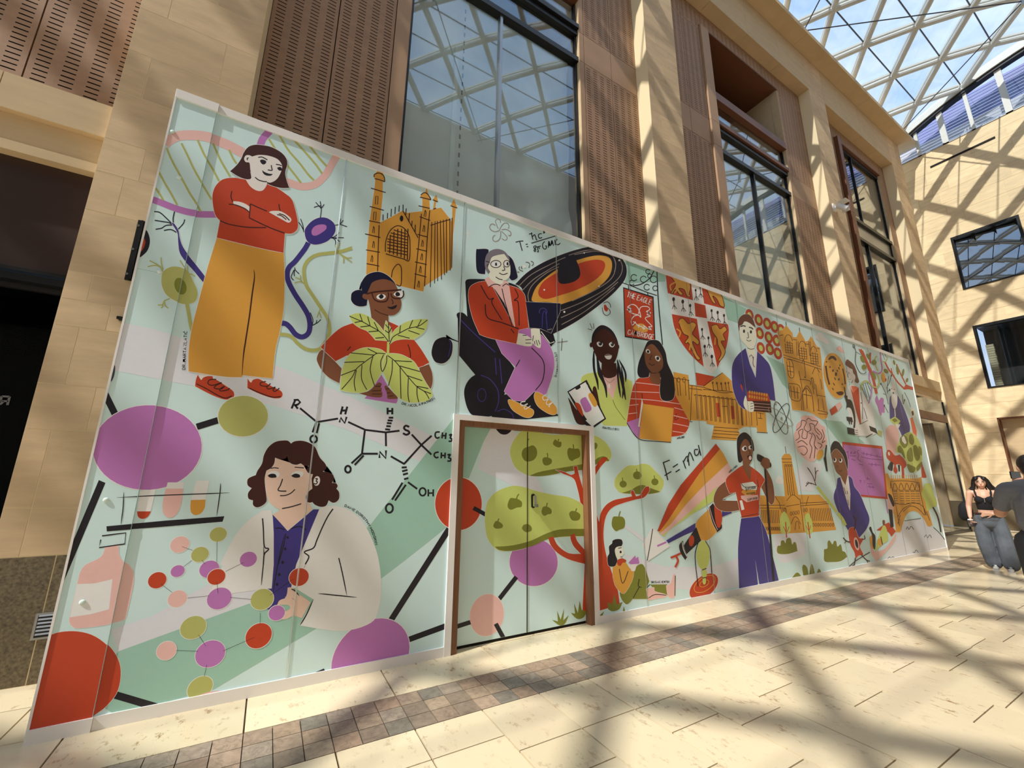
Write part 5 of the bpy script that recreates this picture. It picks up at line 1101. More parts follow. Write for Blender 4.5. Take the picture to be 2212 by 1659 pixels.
e('LG', 1030, 1115, 60, 132, 0, 2); e('LG', 1040, 1280, 24, 42); e('LG', 1040, 1345, 16, 35); l('BK', 1.8, '1020,1250 1060,1235'); l('BK', 1.8, '1025,1322 1055,1315')
l('BK', 1.6, '985,1010 960,1100 965,1220 985,1395'); l('BK', 1.6, '1050,990 1090,1060 1100,1150 1108,1280')

# ---- crest, library, man with tablet
motif('printed_crest', 'red and white heraldic shield with golden lions'); fr('O')
p('PW', '78,62* 330,155* 615,270* 640,400* 672,560 660,700 620,840 560,935 505,990* 430,920 300,790 190,650 140,480*', 1)
g('RD', '78,62 318,148 335,300 98,232'); g('RD', '418,180 612,262 634,382 440,330'); g('RD', '348,322 450,348 467,470 358,452')
p('RD', '135,430* 372,475* 435,925* 330,830 220,690 160,560'); p('RD', '470,497* 665,528* 672,600 650,740 600,860 565,935*')
for q in ('130,80 180,90 300,130* 310,190 300,240 315,265 280,262 250,200 200,190 240,240 210,248 170,200 140,240 130,225 170,150', '470,200 520,210 600,250 620,300 630,360 590,350 560,290 520,260 550,330 520,320 490,260', '200,500 240,470 290,520 330,505 365,530 345,580 330,620 390,680 380,720 330,690 370,800 405,850 370,855 320,760 290,700 270,710 260,690 290,640 240,610', '510,545 560,530 590,570 630,545 655,580 620,620 640,680 600,690 640,780 600,860 570,870 600,800 570,720 560,660 520,600'):
    p('MU', q); a_, c_ = parse(q.replace('*', '')); q2 = spline(a_, c_, True); L_, R_ = ribbon(q2, 1.4, True); [lay(L_[i:i+9]+R_[i:i+9][::-1], 'MR') for i in range(0, len(q2)-1, 8)]
for q in ('130,210 120,160 170,130', '160,235 185,200', '200,650 215,600 180,570', '300,770 310,720', '540,720 545,650'): l('MU', 3, q)
for x, y, r_ in ((152, 290, 13), (238, 312, 13), (308, 350, 11), (360, 205, 9), (510, 398, 10), (567, 415, 11), (627, 443, 10), (420, 575, 10), (480, 655, 10), (445, 735, 11), (512, 830, 12), (402, 180, 8)):
    e('BK', x, y, r_, r_*1.5, n=12); l('BK', 1.5, '%d,%d %d,%d' % (x, y, x+6, y+70)); l('BK', 1.3, '%d,%d %d,%d %d,%d' % (x-12, y+92, x+4, y+58, x+30, y+92)); l('BK', 1.2, '%d,%d %d,%d' % (x+5, y+58, x+12, y+98))
motif('printed_museum', 'mustard museum front with columns, pediment and red doors'); fr('O')
g('RD', '358,980 545,1020 440,1110 372,1100'); g('MU', '150,975 290,1005 300,1095 432,1112 612,980 700,1060 760,1180 840,1280 1020,1360 1030,1545 940,1540 935,1495 820,1490 780,1510 760,1530 780,1560 745,1620 508,1610 535,1475 465,1465 460,1440 320,1430 300,1440 170,1200')
g('RD', '550,1268 582,1268 592,1400 562,1398'); g('RD', '690,1295 718,1295 730,1420 698,1420')
for q in ('140,1030 300,1055', '300,1100 430,1120 600,1170 720,1165', '435,1110 530,1040 612,985', '300,1130 420,1145', '345,1190 760,1240', '430,1140 700,1160', '530,1495 760,1510', '530,1525 770,1545', '525,1555 765,1570', '515,1585 750,1605', '325,1100 310,1440', '180,1040 195,1200', '290,1050 300,1240', '935,1545 1040,1550', '300,1445 330,1445', '940,1360 1000,1370', '945,1410 990,1415', '970,1360 972,1410', '610,1300 660,1300'): l('MR', 1.2, q)
for i in range(11):
    x = 350+i*42
    l('MR', 1.2, '%d,%d %d,%d' % (x+12, 1200+i*4, x+26, 1420+i*6)); l('MR', 1.1, '%d,%d %d,%d' % (x+24, 1205+i*4, x+38, 1420+i*6)); ring('MR', 1., x+12, 1202+i*4, 12, 14, 0, 180, 400, 8)
for x in (520, 560, 600, 640, 668): e('BN', x, 1085-abs(600-x)*.1, 9, 12, n=10); l('MR', 1.2, '%d,%d %d,%d' % (x, 1080, x+10, 1150))
for x in (200, 250): ring('MR', 1.1, x, 1050, 14, 22, 0, 0, 360, 10); l('MR', 1.1, '%d,1070 %d,1200' % (x+10, x+18))
for x in (790, 830, 880, 930): l('MR', 1.1, '%d,1300 %d,1480' % (x, x+10))
motif('printed_figure', 'man in navy blazer holding rows of round cells'); fr('O')
for r_, row in enumerate((((868, 440), (955, 485), (1035, 520), (1105, 550), (1165, 580)), ((965, 610), (1050, 650), (1125, 680)), ((975, 750), (1060, 760), (1135, 800)))):
    for x, y in row: e('RD', x, y, 38, 58, -15); e('LG', x, y, 18, 30, -15, n=14)
p('NV', '700,960 720,870 770,800 830,752* 870,900* 925,1030* 940,780* 1010,850 1060,920 1090,1060 1112,1250* 900,1200* 830,1320* 820,1330* 760,1270 710,1130', 1.2)
g('SK', '840,770 930,790 925,1020 880,900'); p('CR', '765,590 775,540 810,500 900,530 930,600 930,690 910,740* 925,800* 880,830* 845,780* 850,740* 800,690 775,640', 0)
p('HR', '757,530 770,470 810,435 860,435 900,480 925,560* 900,540 860,510 820,500 800,530 775,540* 770,590', .8)
e('BK', 815, 592, 10, 17, n=12); e('BK', 880, 598, 10, 16, n=12)
for q, wd in (('780,548 810,540 830,548', 2.4), ('862,555 885,560 900,575', 2.4), ('850,600 858,650 840,655', 1.3), ('838,672 860,685 882,675', 1.3), ('848,748 880,762 912,755', 1.3), ('905,830 900,900 915,930', 1.3), ('865,835 885,815 905,860', 1.2), ('790,1070 805,1110', 1.4)): l('BK', wd, q)
g('RD', '845,1160 1040,1180 1065,1255 850,1245'); g('MR', '850,1245 1065,1255 1075,1360 905,1345'); 
for j in (1165, 1205):
    for i in range(8): e('MU', 868+i*23, j+i*4, 9, 16, n=10)
for j in (1270, 1300, 1325): l('PK', 1., '910,%d 1060,%d' % (j, j+12))
p('CR', '830,1200 845,1250 900,1260 905,1340 870,1350 830,1320 812,1270', .8)
for y in (1270, 1295, 1318): l('BK', 1.1, '875,%d 903,%d' % (y+6, y))
g('RD', '785,1085 800,1110 805,1165 780,1110')
motif('printed_atom', 'atom with crossing orbits'); fr('O')
for rx, ry, rt in ((45, 160, -18), (48, 150, 25)): ring('BK', 1.4, 1165, 1410, rx, ry, rt)
ring('TG', 1.2, 1160, 1400, 40, 140, -55)
for x, y in ((1112, 1275), (1170, 1415), (1095, 1470), (1228, 1500)): e('TG', x, y, 9, 16, n=10)

# ---- college, cells, researcher
motif('printed_college', 'mustard gothic college front with gabled tops and arched windows'); fr('P')
p('MU', '100,310* 165,290* 210,235* 260,300* 285,330* 290,375* 330,380* 370,300* 425,400* 440,430* 475,420* 505,365* 550,440* 575,490* 610,500* 625,600* 650,900* 690,1180* 708,1290 690,1345 640,1358 590,1330 520,1290 440,1265 280,1245* 240,960* 170,600*', 1)
for q in ('205,195 210,240', '368,265 370,310', '175,590 400,660 620,730', '180,620 410,690 630,765', '290,405 340,415', '440,460 480,465', '575,510 610,518', '130,360 175,350', '235,930 365,960 380,1130 265,1110 240,940', '260,960 275,1100', '300,965 315,1110', '340,975 350,1115', '255,1020 370,1045', '210,650 280,665 300,850 240,840 215,665', '245,660 265,840', '220,720 290,735', '225,780 295,795', '370,880 490,900 500,950', '360,780 400,1000 420,1250', '395,1250 400,1080 420,1000 455,960 490,1000 520,1080 540,1270', '410,1030 450,985 500,1050', '445,990 460,1230', '415,1060 510,1080', '400,680 420,650 440,850 425,850', '520,820 560,740 610,800', '580,1070 680,1090', '580,1250 700,1280 680,1300 590,1290', '590,1110 600,1250', '640,1110 660,1250', '560,940 580,1090', '510,860 540,1060', '620,880 640,1000', '500,880 530,870 545,1000'): l('MR', 1.25, q)
for x, y in ((238, 470), (405, 540), (540, 600)):
    ring('MR', 1.2, x, y-40, 45-(x-238)*.03, 80-(x-238)*.03, -6, 180, 360, 12)
    for dx in (-42, -14, 14, 42): l('MR', 1.1, '%d,%d %d,%d' % (x+dx, y-60+abs(dx), x+dx+10, y+100))
    for dy in (-30, 0, 30, 60, 90): l('MR', 1., '%d,%d %d,%d' % (x-36, y+dy, x+50, y+dy+12))
for x in (330, 350, 480, 495): l('MR', 1.2, '%d,430 %d,600' % (x, x+10))
p('WH', '550,370 570,350 600,320 640,340 670,380 720,430 700,465 640,430 570,400'); p('PK', '810,520 850,480 890,530 905,570 860,555') 
motif('printed_cell', 'mustard oval cell speckled with dark rods'); fr('P')
e('MU', 793, 838, 135, 275, -10, 4, 36)
p('MR', '712,640 740,605 780,605 810,640 800,660 760,632 725,650'); p('MR', '805,1040 830,1030 870,1025 895,1040 880,1068 840,1072')
for q, wd in (('682,720 700,850 725,945', 3.4), ('885,755 905,850 915,940', 3), ('690,680 690,665', 2.6), ('735,725 730,745', 2.6), ('770,765 765,790', 3.2), ('805,800 803,840', 4.4), ('815,770 825,790', 2.4), ('835,735 845,765', 2.4), ('850,705 852,725', 2.4), ('785,860 800,890', 2), ('842,870 836,895', 2.8), ('770,925 790,955', 2), ('760,985 775,1010', 2), ('882,930 876,950', 2.6)): l('MR', wd, q, False)
motif('printed_figure', 'researcher in white coat with microscope'); fr('R')
p('WH', '350,800* 400,780* 520,840* 650,1000 700,1100 740,1300 760,1500 540,1530* 480,1520* 420,1400 340,1100 330,900', .8); g('OR', '400,790 440,775 515,815 430,890'); p('RD', '385,790* 430,890* 515,810* 550,1355* 530,1360* 470,1150*')
p('SK', '340,520 350,480 420,490 470,640 450,700 460,790* 400,780* 410,740* 360,680 345,610', .6); p('HR', '312,460 330,400 350,392 390,420 440,470 480,560 500,650 520,720 490,745 455,720* 465,670* 460,630 430,590 420,540 380,520 340,490', .6)
for q in ('360,580 375,605', '330,570 340,580', '350,600 352,650 365,655', '375,685 395,685', '425,700 410,740', '545,880 565,1030 540,1040 570,1060 570,1280', '590,1110 640,1280', '530,1360 650,1300'): l('BK', 1.2, q)
p('BK', '300,935 345,935 350,980 400,1000 440,1100 465,1250 460,1420* 430,1410* 440,1280 400,1130 340,1110 325,1150 330,1050'); g('BK', '290,800 305,800 330,935 315,935'); g('BK', '330,1245 415,1255 430,1330 340,1305'); g('BK', '340,1400 450,1425 455,1520 350,1500'); g('BK', '365,1290 380,1290 385,1360 370,1355'); g('BK', '395,1295 412,1300 415,1365 400,1360')
p('SK', '450,1420 490,1400 540,1390 550,1490 510,1530 470,1510'); 
for y in (1445, 1475, 1505): l('BK', 1.2, '460,%d 500,%d' % (y, y+8))
g('RD', '80,1145 165,1075 205,1160 110,1230'); g('PK', '170,1070 240,1020 265,1080 210,1155'); g('BK', '668,1378 770,1420 800,1500 690,1455'); g('OL', '805,1440 865,1465 855,1540 800,1510'); l('GR', 2.2, '622,1555 720,1500', False)
motif('printed_branch', 'red branches with leaves, helix strands and small plants at the far end', each=True); fr('R')
l('GR', 1.3, '440,195 470,270 465,440 530,580 600,605 625,570'); ring('GR', 1.2, 440, 192, 14, 24, 0, 0, 360, 12); l('GR', 1.2, '480,280 550,320')
for q, wd in (('540,240 620,400 690,560 740,720 780,900', 5.5), ('690,290 685,380 690,450', 3.4), ('910,430 960,530 1020,610 1100,730 1190,820', 3.4), ('1000,520 1020,600', 2.2), ('1080,460 1150,620 1220,760', 2.6)): l('RD', wd, q)
g('RD', '510,230 580,260 650,420 700,570 660,560 600,400'); p('RD', '1180,830* 1220,760* 1290,790 1330,800* 1330,850* 1260,835 1200,840')
l('PU', 3, '840,285 850,400 865,520 850,580 800,600 720,560'); l('PU', 2.4, '670,580 670,680 700,780 700,900 660,1050'); l('OL', 3, '560,850 550,780 590,720 650,720 720,790 790,800 820,720 790,600'); l('OL', 2.4, '800,560 770,480 760,380 790,340'); l('OL', 2.4, '870,420 920,420 950,350')
for q in ('580,760 640,960', '610,740 680,980', '560,800 650,1020', '640,740 690,860', '870,300 910,400', '900,300 930,360'): l('GR', 1, q)
for x, y, rx, ry, rt in ((570, 385, 26, 56, -25), (655, 345, 22, 44, -30), (595, 505, 38, 40, 10), (745, 435, 36, 40, 0), (740, 630, 26, 62, -25), (925, 565, 30, 42, -50), (1045, 435, 18, 40, -15), (1095, 550, 20, 70, -8), (1178, 590, 18, 60, 10), (1238, 700, 18, 34, 15)): e('OD', x, y, rx, ry, rt, n=16)
e('MU', 885, 660, 34, 80, -8, n=16); e('RD', 920, 695, 14, 28, n=12)
p('PU', '760,1000 790,930 820,1000 850,960 890,980 890,1050 905,1120 900,1190 870,1180 850,1230 820,1180 800,1100')
for q in ('850,750 920,900 960,1060', '1000,630 980,720 930,820', '965,640 945,780 945,900', '880,900 930,920', '980,850 945,870', '900,1080 960,1190', '1170,910 1180,1050', '1200,1000 1185,1060', '1200,880 1260,1000 1290,1100'): l('GR', 1.3, q)
for x, y in ((848, 755), (1005, 630), (980, 845), (900, 1080), (1200, 1000)): e('BK', x, y, 10, 18, n=10)
motif('printed_figure', 'white bearded man in blue coat sitting on giant tortoise'); fr('R')
p('NV', '975,1000 1005,915* 1090,920* 1130,980 1200,1140 1270,1340 1280,1450 1240,1600* 1180,1580* 1110,1420 980,1270*', .6); p('WH', '1000,920* 1095,900* 1090,1060 1050,1130 1010,1040'); g('WH', '1045,1090 1060,1090 1070,1240 1055,1240')
p('SK', '1000,860 1005,780 1030,720 1060,780 1070,870 1040,910'); p('RD', '1000,780 1030,715 1050,770 1020,790') if False else None
e('BK', 1012, 828, 6, 9, n=8); e('BK', 1045, 838, 6, 9, n=8); p('BK', '1020,880 1045,885 1035,905')
g('LG', '975,1290 1060,1240 1140,1310 1080,1400'); g('OD', '1010,1290 1060,1265 1100,1310 1050,1330'); g('SK', '1060,1350 1080,1400 1110,1420 1140,1360')
p('CR', '1300,1120 1340,1130 1360,1200 1340,1260 1310,1240 1290,1180', .6); p('MR', '1305,1170 1330,1160 1340,1210 1320,1230'); p('OR', '1285,1270* 1320,1250* 1382,1450* 1382,1570* 1330,1500')
motif('printed_tortoise', 'green shelled tortoise with red head and legs'); fr('S')
p('PK', '585,140 590,40 640,-10 700,10 740,90 720,200 690,330* 600,280', .8); p('RD', '590,310 605,270 640,275 690,330 740,320* 800,380 820,440 790,480* 800,600* 770,600* 760,450* 730,430 700,440 720,500 700,535 670,500 680,440 640,400 600,360', .8)
p('RD', '980,350* 995,420 1035,540 1040,580 990,580* 985,480', .6); e('PW', 622, 312, 10, 22, -10, n=12); p('BK', '610,460 640,400* 670,410* 660,500 620,490'); g('BK', '722,435 745,440 745,510 730,510')
p('LG', '700,290 720,200 780,110 860,70 930,120 985,230 995,330 980,430 940,500 880,525 840,480 820,400 760,310', .8)
for q in ('745,140 790,100 835,150 830,220 790,250 750,200', '850,110 880,90 905,160 890,210 850,190', '720,240 750,220 790,290 800,370 760,310 725,290', '825,290 870,240 890,310 890,390 850,400 825,360', '895,230 930,220 970,300 965,370 930,390 900,320', '950,230 985,250 990,330 970,310', '825,430 870,440 920,470 900,520 860,520 840,490', '930,460 990,400 980,460 940,505'): p('OD', q)
g('SK', '765,130 790,110 820,190 800,205 770,170')
motif('printed_bridge', 'mustard covered bridge over pale water with punt and green tree'); fr('S')
p('MU', '560,540* 610,530* 635,590* 940,590* 985,570* 1000,700* 1110,1110* 1060,1125 1010,1040 940,965 870,958 810,1010 750,1190* 700,1190* 680,1000* 600,760*', 1)
for i in range(13): l('MU', 1.4, '%d,600 %d,550' % (650+i*24, 645+i*24))
for q in ('640,620 800,615 960,635', '640,630 700,900 740,1120', '690,870 800,880 900,860 1000,900 1040,1000', '780,960 860,900 940,920 1020,1000', '640,700 640,620', '960,640 975,760 1030,1000', '720,1020 780,930 870,880', '720,1100 750,1000', '1040,960 1080,1060'): l('MR', 1.2, q)
for i, x in enumerate((690, 760, 825, 885, 940)):
    l('MR', 1.2, '%d,720 %d,640 %d,715 %d,720' % (x-28, x-5, x+25, x-28))
    for j in range(6): l('MR', 1., '%d,%d %d,%d' % (x-22+j*2, 735+j*26, x+26+j*2, 735+j*26))
p('LG', '990,760 1020,660 1060,640 1100,670 1130,780 1165,850 1150,900 1110,910 1050,950 1030,860'); l('MR', 3.2, '1115,910 1170,1020 1205,1190')
for q in ('795,1065 880,1050 980,1035', '815,1160 830,1130 845,1160 870,1125 900,1160', '1020,1250 1040,1220 1055,1255 1080,1220 1100,1255', '610,1490 630,1465 645,1490 665,1465 685,1480', '890,1410 910,1420 925,1390 950,1415', '1120,1135 1180,1190 1250,1275'): l('GR', 1.3, q)
p('PK', '405,1310* 460,1400 580,1370 700,1200* 690,1280 600,1400 485,1520* 430,1440', .8); p('RD', '480,1170* 560,1110* 620,1080* 700,1180* 650,1240* 600,1180')
p('LG', '540,1150 570,1110 600,1170 610,1280 550,1320* 470,1410* 480,1320'); p('MU', '405,1260 440,1230 460,1360 430,1370'); p('BK', '400,1150 420,1130 440,1190 470,1240 465,1380 440,1340 430,1220'); p('BR', '550,1060 575,1060 575,1110 555,1110'); p('MU', '490,1290 520,1260 550,1310 520,1350')
p('PK', '610,780 640,800 670,890 670,980* 620,960', .6); p('BK', '610,760 650,780 685,870 670,905 640,850'); g('BK', '615,930 660,940 675,1130 640,1140'); l('PU', 2, '555,700 590,850 610,980', False); l('MR', 2, '530,1240 550,1330')

# ---- speaker, university library, brain
motif('printed_library', 'mustard library with tall central tower'); fr('Q')
g('MU', '0,870 230,880 200,540 205,525 225,500 270,500 288,525 292,560 350,865 540,865 620,950 690,1180 480,1200 60,1222 20,1100')
for q in ('232,432 240,498', '200,545 288,545', '205,575 292,575', '245,920 300,865 360,910', '240,970 360,950', '235,980 260,1180', '365,900 400,1190', '140,880 180,940 190,1000', '440,880 420,960', '370,940 620,930', '0,960 230,960', '0,985 235,985', '370,965 620,945', '285,1130 310,1070 340,1070 370,1130', '320,1180 330,1110 350,1110 360,1170'): l('MR', 1.1, q)
for i in range(4):
    x = 230+i*18; l('MR', 1.1, '%d,620 %d,870' % (x, x+32)); ring('MR', 1, x+2, 604, 7, 12, 0, 0, 360, 8)
for i in range(12): l('MR', 1.1, '%d,1000 %d,1120' % (5+i*15, 14+i*15))
for i in range(13): l('MR', 1.1, '%d,985 %d,1100' % (455+i*15, 466+i*16))
for i in range(9): ring('MR', 1., 55+i*16, 1170, 6, 16, 0, 0, 360, 8); ring('MR', 1., 485+i*22, 1135, 7, 16, 0, 0, 360, 8)
for i in range(4): ring('MR', 1., 285+i*22, 1035-i*4, 8, 18, 0, 0, 360, 8)
for x, y in ((210, 1010), (400, 1005)): ring('MR', 1., x, y, 8, 18, 0, 0, 360, 8); ring('MR', 1., x+22, y-4, 8, 18, 0, 0, 360, 8)
p('WH', '145,740 165,700 190,700 215,740 210,770 160,765')
motif('printed_shrub', 'olive bushes and small round trees before the library', each=True); fr('Q')
for q in ('185,1130 190,1060 225,1015 265,1080 280,1150 270,1200 200,1210', '400,1100 410,1050 440,1030 465,1080 480,1150 470,1210 420,1210'): p('LG', q)
for q, wd in (('235,1110 245,1250', 2.2), ('215,1150 240,1200', 1.3), ('265,1150 250,1200', 1.3), ('435,1110 455,1255', 2.2), ('415,1140 445,1190', 1.2), ('460,1140 450,1180', 1.2)): l('RD', wd, q)
for q in ('158,1370 165,1325 190,1320 195,1280 220,1275 235,1300 245,1260 280,1255 295,1310 310,1290 330,1300 342,1370* 260,1395 180,1395', '585,1460 580,1390 582,1355 610,1345 612,1290 630,1275 655,1310 670,1280 690,1285 700,1330 730,1310 745,1370* 770,1380 788,1420* 730,1460 650,1468', '310,1625 320,1575 350,1565 395,1610 385,1520 400,1492 430,1520 445,1590 460,1500 475,1490 490,1530 505,1590 530,1530 550,1545 555,1578*'): p('OD', q, .8)
motif('printed_brain', 'pink brain with maroon folds'); fr('Q')
p('PK', '310,330 325,290 330,240 370,200 370,170 410,155 450,160 480,155 520,190 550,240 585,260 590,320 605,380 590,440 540,480 510,540 480,565 440,565 380,520 330,450', 1)
p('OL', '510,520 530,470 570,465 570,520 530,555'); p('MU', '515,515 535,470 568,470 568,515 530,550')
for q in ('330,290 370,250 380,200 420,215 400,270 430,300 460,280 450,230 490,240 500,290 540,330', '325,380 360,350 350,300 390,280 380,350 420,360 430,300', '345,440 400,430 430,470 400,510 370,490', '440,310 470,330 450,400 470,450 450,540', '470,310 500,350 490,420 520,460', '510,270 560,330 540,370 510,330', '560,280 580,340 560,400 590,380', '420,200 440,180 470,200 520,210 500,250', '340,400 380,380 430,420', '500,430 490,540', '520,400 560,420 540,450'): l('MR', 1.4, q)
g('BK', '575,540 595,500 612,655 598,655'); l('BK', 3, '600,420 590,520')
motif('printed_figure', 'woman in red top and navy trousers speaking at a microphone stand'); fr('N')
p('NV', '605,905* 750,885* 810,1010 860,1200 915,1425* 755,1455* 720,1240* 745,1460* 590,1490* 580,1150', 1.4)
p('BR', '385,720 420,650 480,600* 560,690* 450,750 520,760 600,760* 720,770* 700,810 620,830 500,850 420,830 385,780', 1); p('BR', '770,650* 810,580* 800,480* 860,600 878,740 860,790 830,770', 1)
p('RD', '480,590 560,510 620,470* 690,485* 760,540 800,590* 760,660* 750,860* 740,885 610,900* 590,820* 560,690* 510,700*', 1.2); g('BR', '610,480 690,485 680,600')
p('BK', '570,300 580,240 620,205 660,215 700,270 712,350 690,360* 620,430 600,450 580,430', 1); p('BR', '600,310 630,260 660,270 690,330* 700,360 690,430 670,470* 690,490* 620,480* 615,420 600,370'); p('PW', '612,330 640,312 652,340 640,355 618,350'); e('BK', 638, 335, 11, 16, n=10); p('PW', '665,320 685,310 690,335 672,342'); e('BK', 685, 325, 7, 12, n=8); p('BK', '655,395 695,392 690,435 668,430'); e('PK', 678, 412, 12, 18, n=12)
l('BK', 1.3, '668,350 680,375 665,378')
p('BK', '735,390 750,382 800,410 848,455 840,490 780,455 740,430'); g('BK', '790,460 802,460 880,1430 862,1432'); p('BR', '765,455 790,410 830,420 840,450 835,490 800,500 775,475')
g('LB', '602,620 700,605 735,640 730,672 648,685 610,660'); g('MU', '605,690 620,672 725,672 728,700 642,720'); g('PK', '602,720 640,715 740,712 748,750 650,772 605,742')
text('BK', 'INFERIOR', '652,676 728,660', 5, .9); text('BK', 'SUPERIOR', '655,763 742,746', 5, .9); text('BK', 'THE PATRIARCHS', '648,710 722,700', 3, .6)
g('LB', '592,760 612,755 632,830 608,838'); l('BK', 1.2, '605,620 640,650 735,640'); l('BK', 1.2, '640,650 648,685'); l('MR', 1.2, '450,750 480,752'); l('MR', 1.2, '735,590 748,650'); l('MR', 1.2, '600,895 740,865')
text('BK', 'ANGELA SAINI', '508,535 575,480', 3.4, .8)
motif('printed_blackboard', 'purple board with red edges and chalk formulas'); fr('Q')
g('RD', '740,390 1100,430 1150,905 800,870'); g('PU', '752,415 1095,455 1130,885 800,855')
for q in ('775,485 800,480', '790,470 800,545', '815,500 825,480 820,500', '835,495 860,490 850,475', '805,515 865,520', '825,545 860,560', '895,465 875,480 890,510 880,540 910,570', '890,590 930,600', '915,490 950,500 1000,510 1100,530', '930,510 935,480', '960,515 965,490', '1000,520 1005,495', '1050,530 1055,505', '910,525 1000,545 1105,552', '975,590 1080,600', '1010,580 1005,610', '1040,580 1045,612', '895,735 915,740', '905,735 905,760', '935,740 945,742', '935,755 945,757', '960,715 990,730', '970,705 965,735', '965,765 1010,770', '970,790 1030,800', '985,780 990,808', '1015,785 1020,812'): l('PD', 1.6, q)
motif('printed_figure', 'young man in navy blazer before purple board'); fr('Q')
p('NV', '665,880 690,790 700,720 735,710* 810,1010* 790,690* 830,720 850,790 900,860 950,980 985,1080 960,1170 890,1255* 800,1190 740,1080 690,980', 1); g('SK', '725,715 795,690 815,860 810,1010 770,880')
p('BR', '640,500 650,460 700,440 750,480 790,550 785,620 790,690* 770,780* 735,720* 730,700 690,660 665,590', 0); p('BK', '638,500 640,430 670,385 710,395 735,430 770,480 790,560 790,650* 770,580 750,520 720,480 690,455 660,470', .8)
for x, y in ((675, 555), (727, 558)): e('PW', x, y, 15, 20, n=12); e('BK', x-3, y-4, 10, 15, n=10)
for q in ('715,645 728,655 740,645', '700,600 702,620', '755,800 775,860', '785,830 790,860', '790,910 800,960'): l('BK', 1.2, q)
motif('printed_neuron', 'red nerve cell with olive jointed tendril beside blazer figure'); fr('Q')
l('LG', 6, '520,795 575,870 640,950 690,1020'); l('LG', 7, '700,1030 740,1080 770,1140')
for q in ('510,785 480,700 440,630', '470,680 430,620', '500,740 510,660 530,650', '505,700 500,620', '510,780 450,760 415,790', '470,770 430,750', '440,770 420,760'): l('MR', 1.6, q)
p('RD', '800,1180 850,1160 890,1250 930,1260 900,1330 930,1400 890,1410 860,1440* 850,1380 810,1300', .8); e('PK', 870, 1305, 22, 60, -12); e('BK', 870, 1305, 12, 40, -12)
for q, wd in (('850,1180 860,1110 840,1050', 3), ('860,1110 875,1070', 1.6), ('815,1290 780,1280 750,1250', 2.4), ('780,1280 760,1300', 1.4), ('920,1265 945,1260 940,1230', 1.6), ('860,1430 850,1490 830,1500', 2), ('850,1480 858,1515', 1.3), ('910,1400 960,1450 990,1460', 2), ('960,1450 980,1490', 1.3), ('790,1525 860,1460 990,1380', 1.8)): l('MR', wd, q)
cur['m'].done(); cur['m'] = None
# ------------------------------------------------------------------ fixtures on the pillar
def fixt(name, label, cat, loc):
    o = empty(name, loc); return tag(o, label, cat)
def under(o, root):
    o.parent = root; o.matrix_parent_inverse = Matrix.Translation(-root.location); return o
q = [onY(*v, FY) for v in ((300, 478), (318.5, 481), (288.5, 609), (270, 605))]
x0 = (q[0].x+q[3].x)/2; x1 = (q[1].x+q[2].x)/2; zt = (q[0].z+q[1].z)/2; zb = (q[2].z+q[3].z)/2
sb = fixt('sign_bracket', 'black metal mounting plate with three bright screws on the stone pillar beside hoarding', 'bracket', (x0, FY-.02, zb))
under(bx('plate', M_BLACK, (x0, x1, FY-.022, FY-.002, zb, zt)), sb); under(bx('rib', M_BLACK, (x1-.03, x1-.012, FY-.05, FY-.022, zb+.01, zt-.01)), sb)
for f in (.09, .5, .9):
    c = Vector(((x0+x1)/2-.02, 0, zb+(zt-zb)*f)); under(MB().tube([(c.x, FY-.03, c.z), (c.x, FY-.02, c.z)], .011, 10).build('screw', M_CHROME), sb)
c = onY(263, 688, FY)
hk = fixt('wall_hook', 'small black wall hook on the stone pillar below the sign bracket', 'hook', (c.x, FY, c.z))
under(bx('back_plate', M_BLACK, (c.x-.03, c.x+.03, FY-.02, FY-.001, c.z-.012, c.z+.012)), hk); under(bx('prong', M_BLACK, (c.x-.005, c.x+.03, FY-.05, FY-.02, c.z-.03, c.z-.006)), hk)
# vent in the plinth
c = onY(104, 1350, FY)
vt = fixt('wall_vent', 'small chrome louvred vent in the dark granite plinth', 'vent', (c.x, FY, c.z))
under(bx('frame', M_STEEL, (c.x-.075, c.x+.075, FY-.012, FY-.001, c.z-.09, c.z+.09)), vt); under(bx('recess', M_BLACK, (c.x-.06, c.x+.06, FY-.0135, FY-.012, c.z-.075, c.z+.075)), vt)
for i in range(6):
    z = c.z-.062+i*.025; under(MB().prism([(FY-.014, z), (FY-.022, z+.004), (FY-.014, z+.015)], 'x', c.x-.055, c.x+.055).build('louvre', M_CHROME), vt)
# security camera on the third pilaster
c = Vector((14.62, FY, 9.42))
cc = fixt('security_camera', 'white bracketed security floodlight camera on stone pilaster high up', 'camera', tuple(c))
M_WP = mat('white_plastic', (235, 235, 232), .35)
under(bx('base', M_WP, (c.x-.09, c.x+.06, FY-.03, FY-.001, c.z-.12, c.z+.12)), cc)
under(MB().tube([(c.x, FY-.03, c.z), (c.x+.02, FY-.16, c.z-.02)], .03, 10).build('arm', M_WP), cc)
under(MB().tube([(c.x-.02, FY-.10, c.z+.02), (c.x+.06, FY-.28, c.z-.16)], [.085, .07], 12).build('housing', M_WP), cc)
under(bx('sun_shield', M_WP, (c.x-.08, c.x+.20, FY-.34, FY-.12, c.z+.10, c.z+.115)), cc); under(bx('lamp_wing', M_WP, (c.x+.12, c.x+.14, FY-.32, FY-.14, c.z-.2, c.z-.02)), cc)
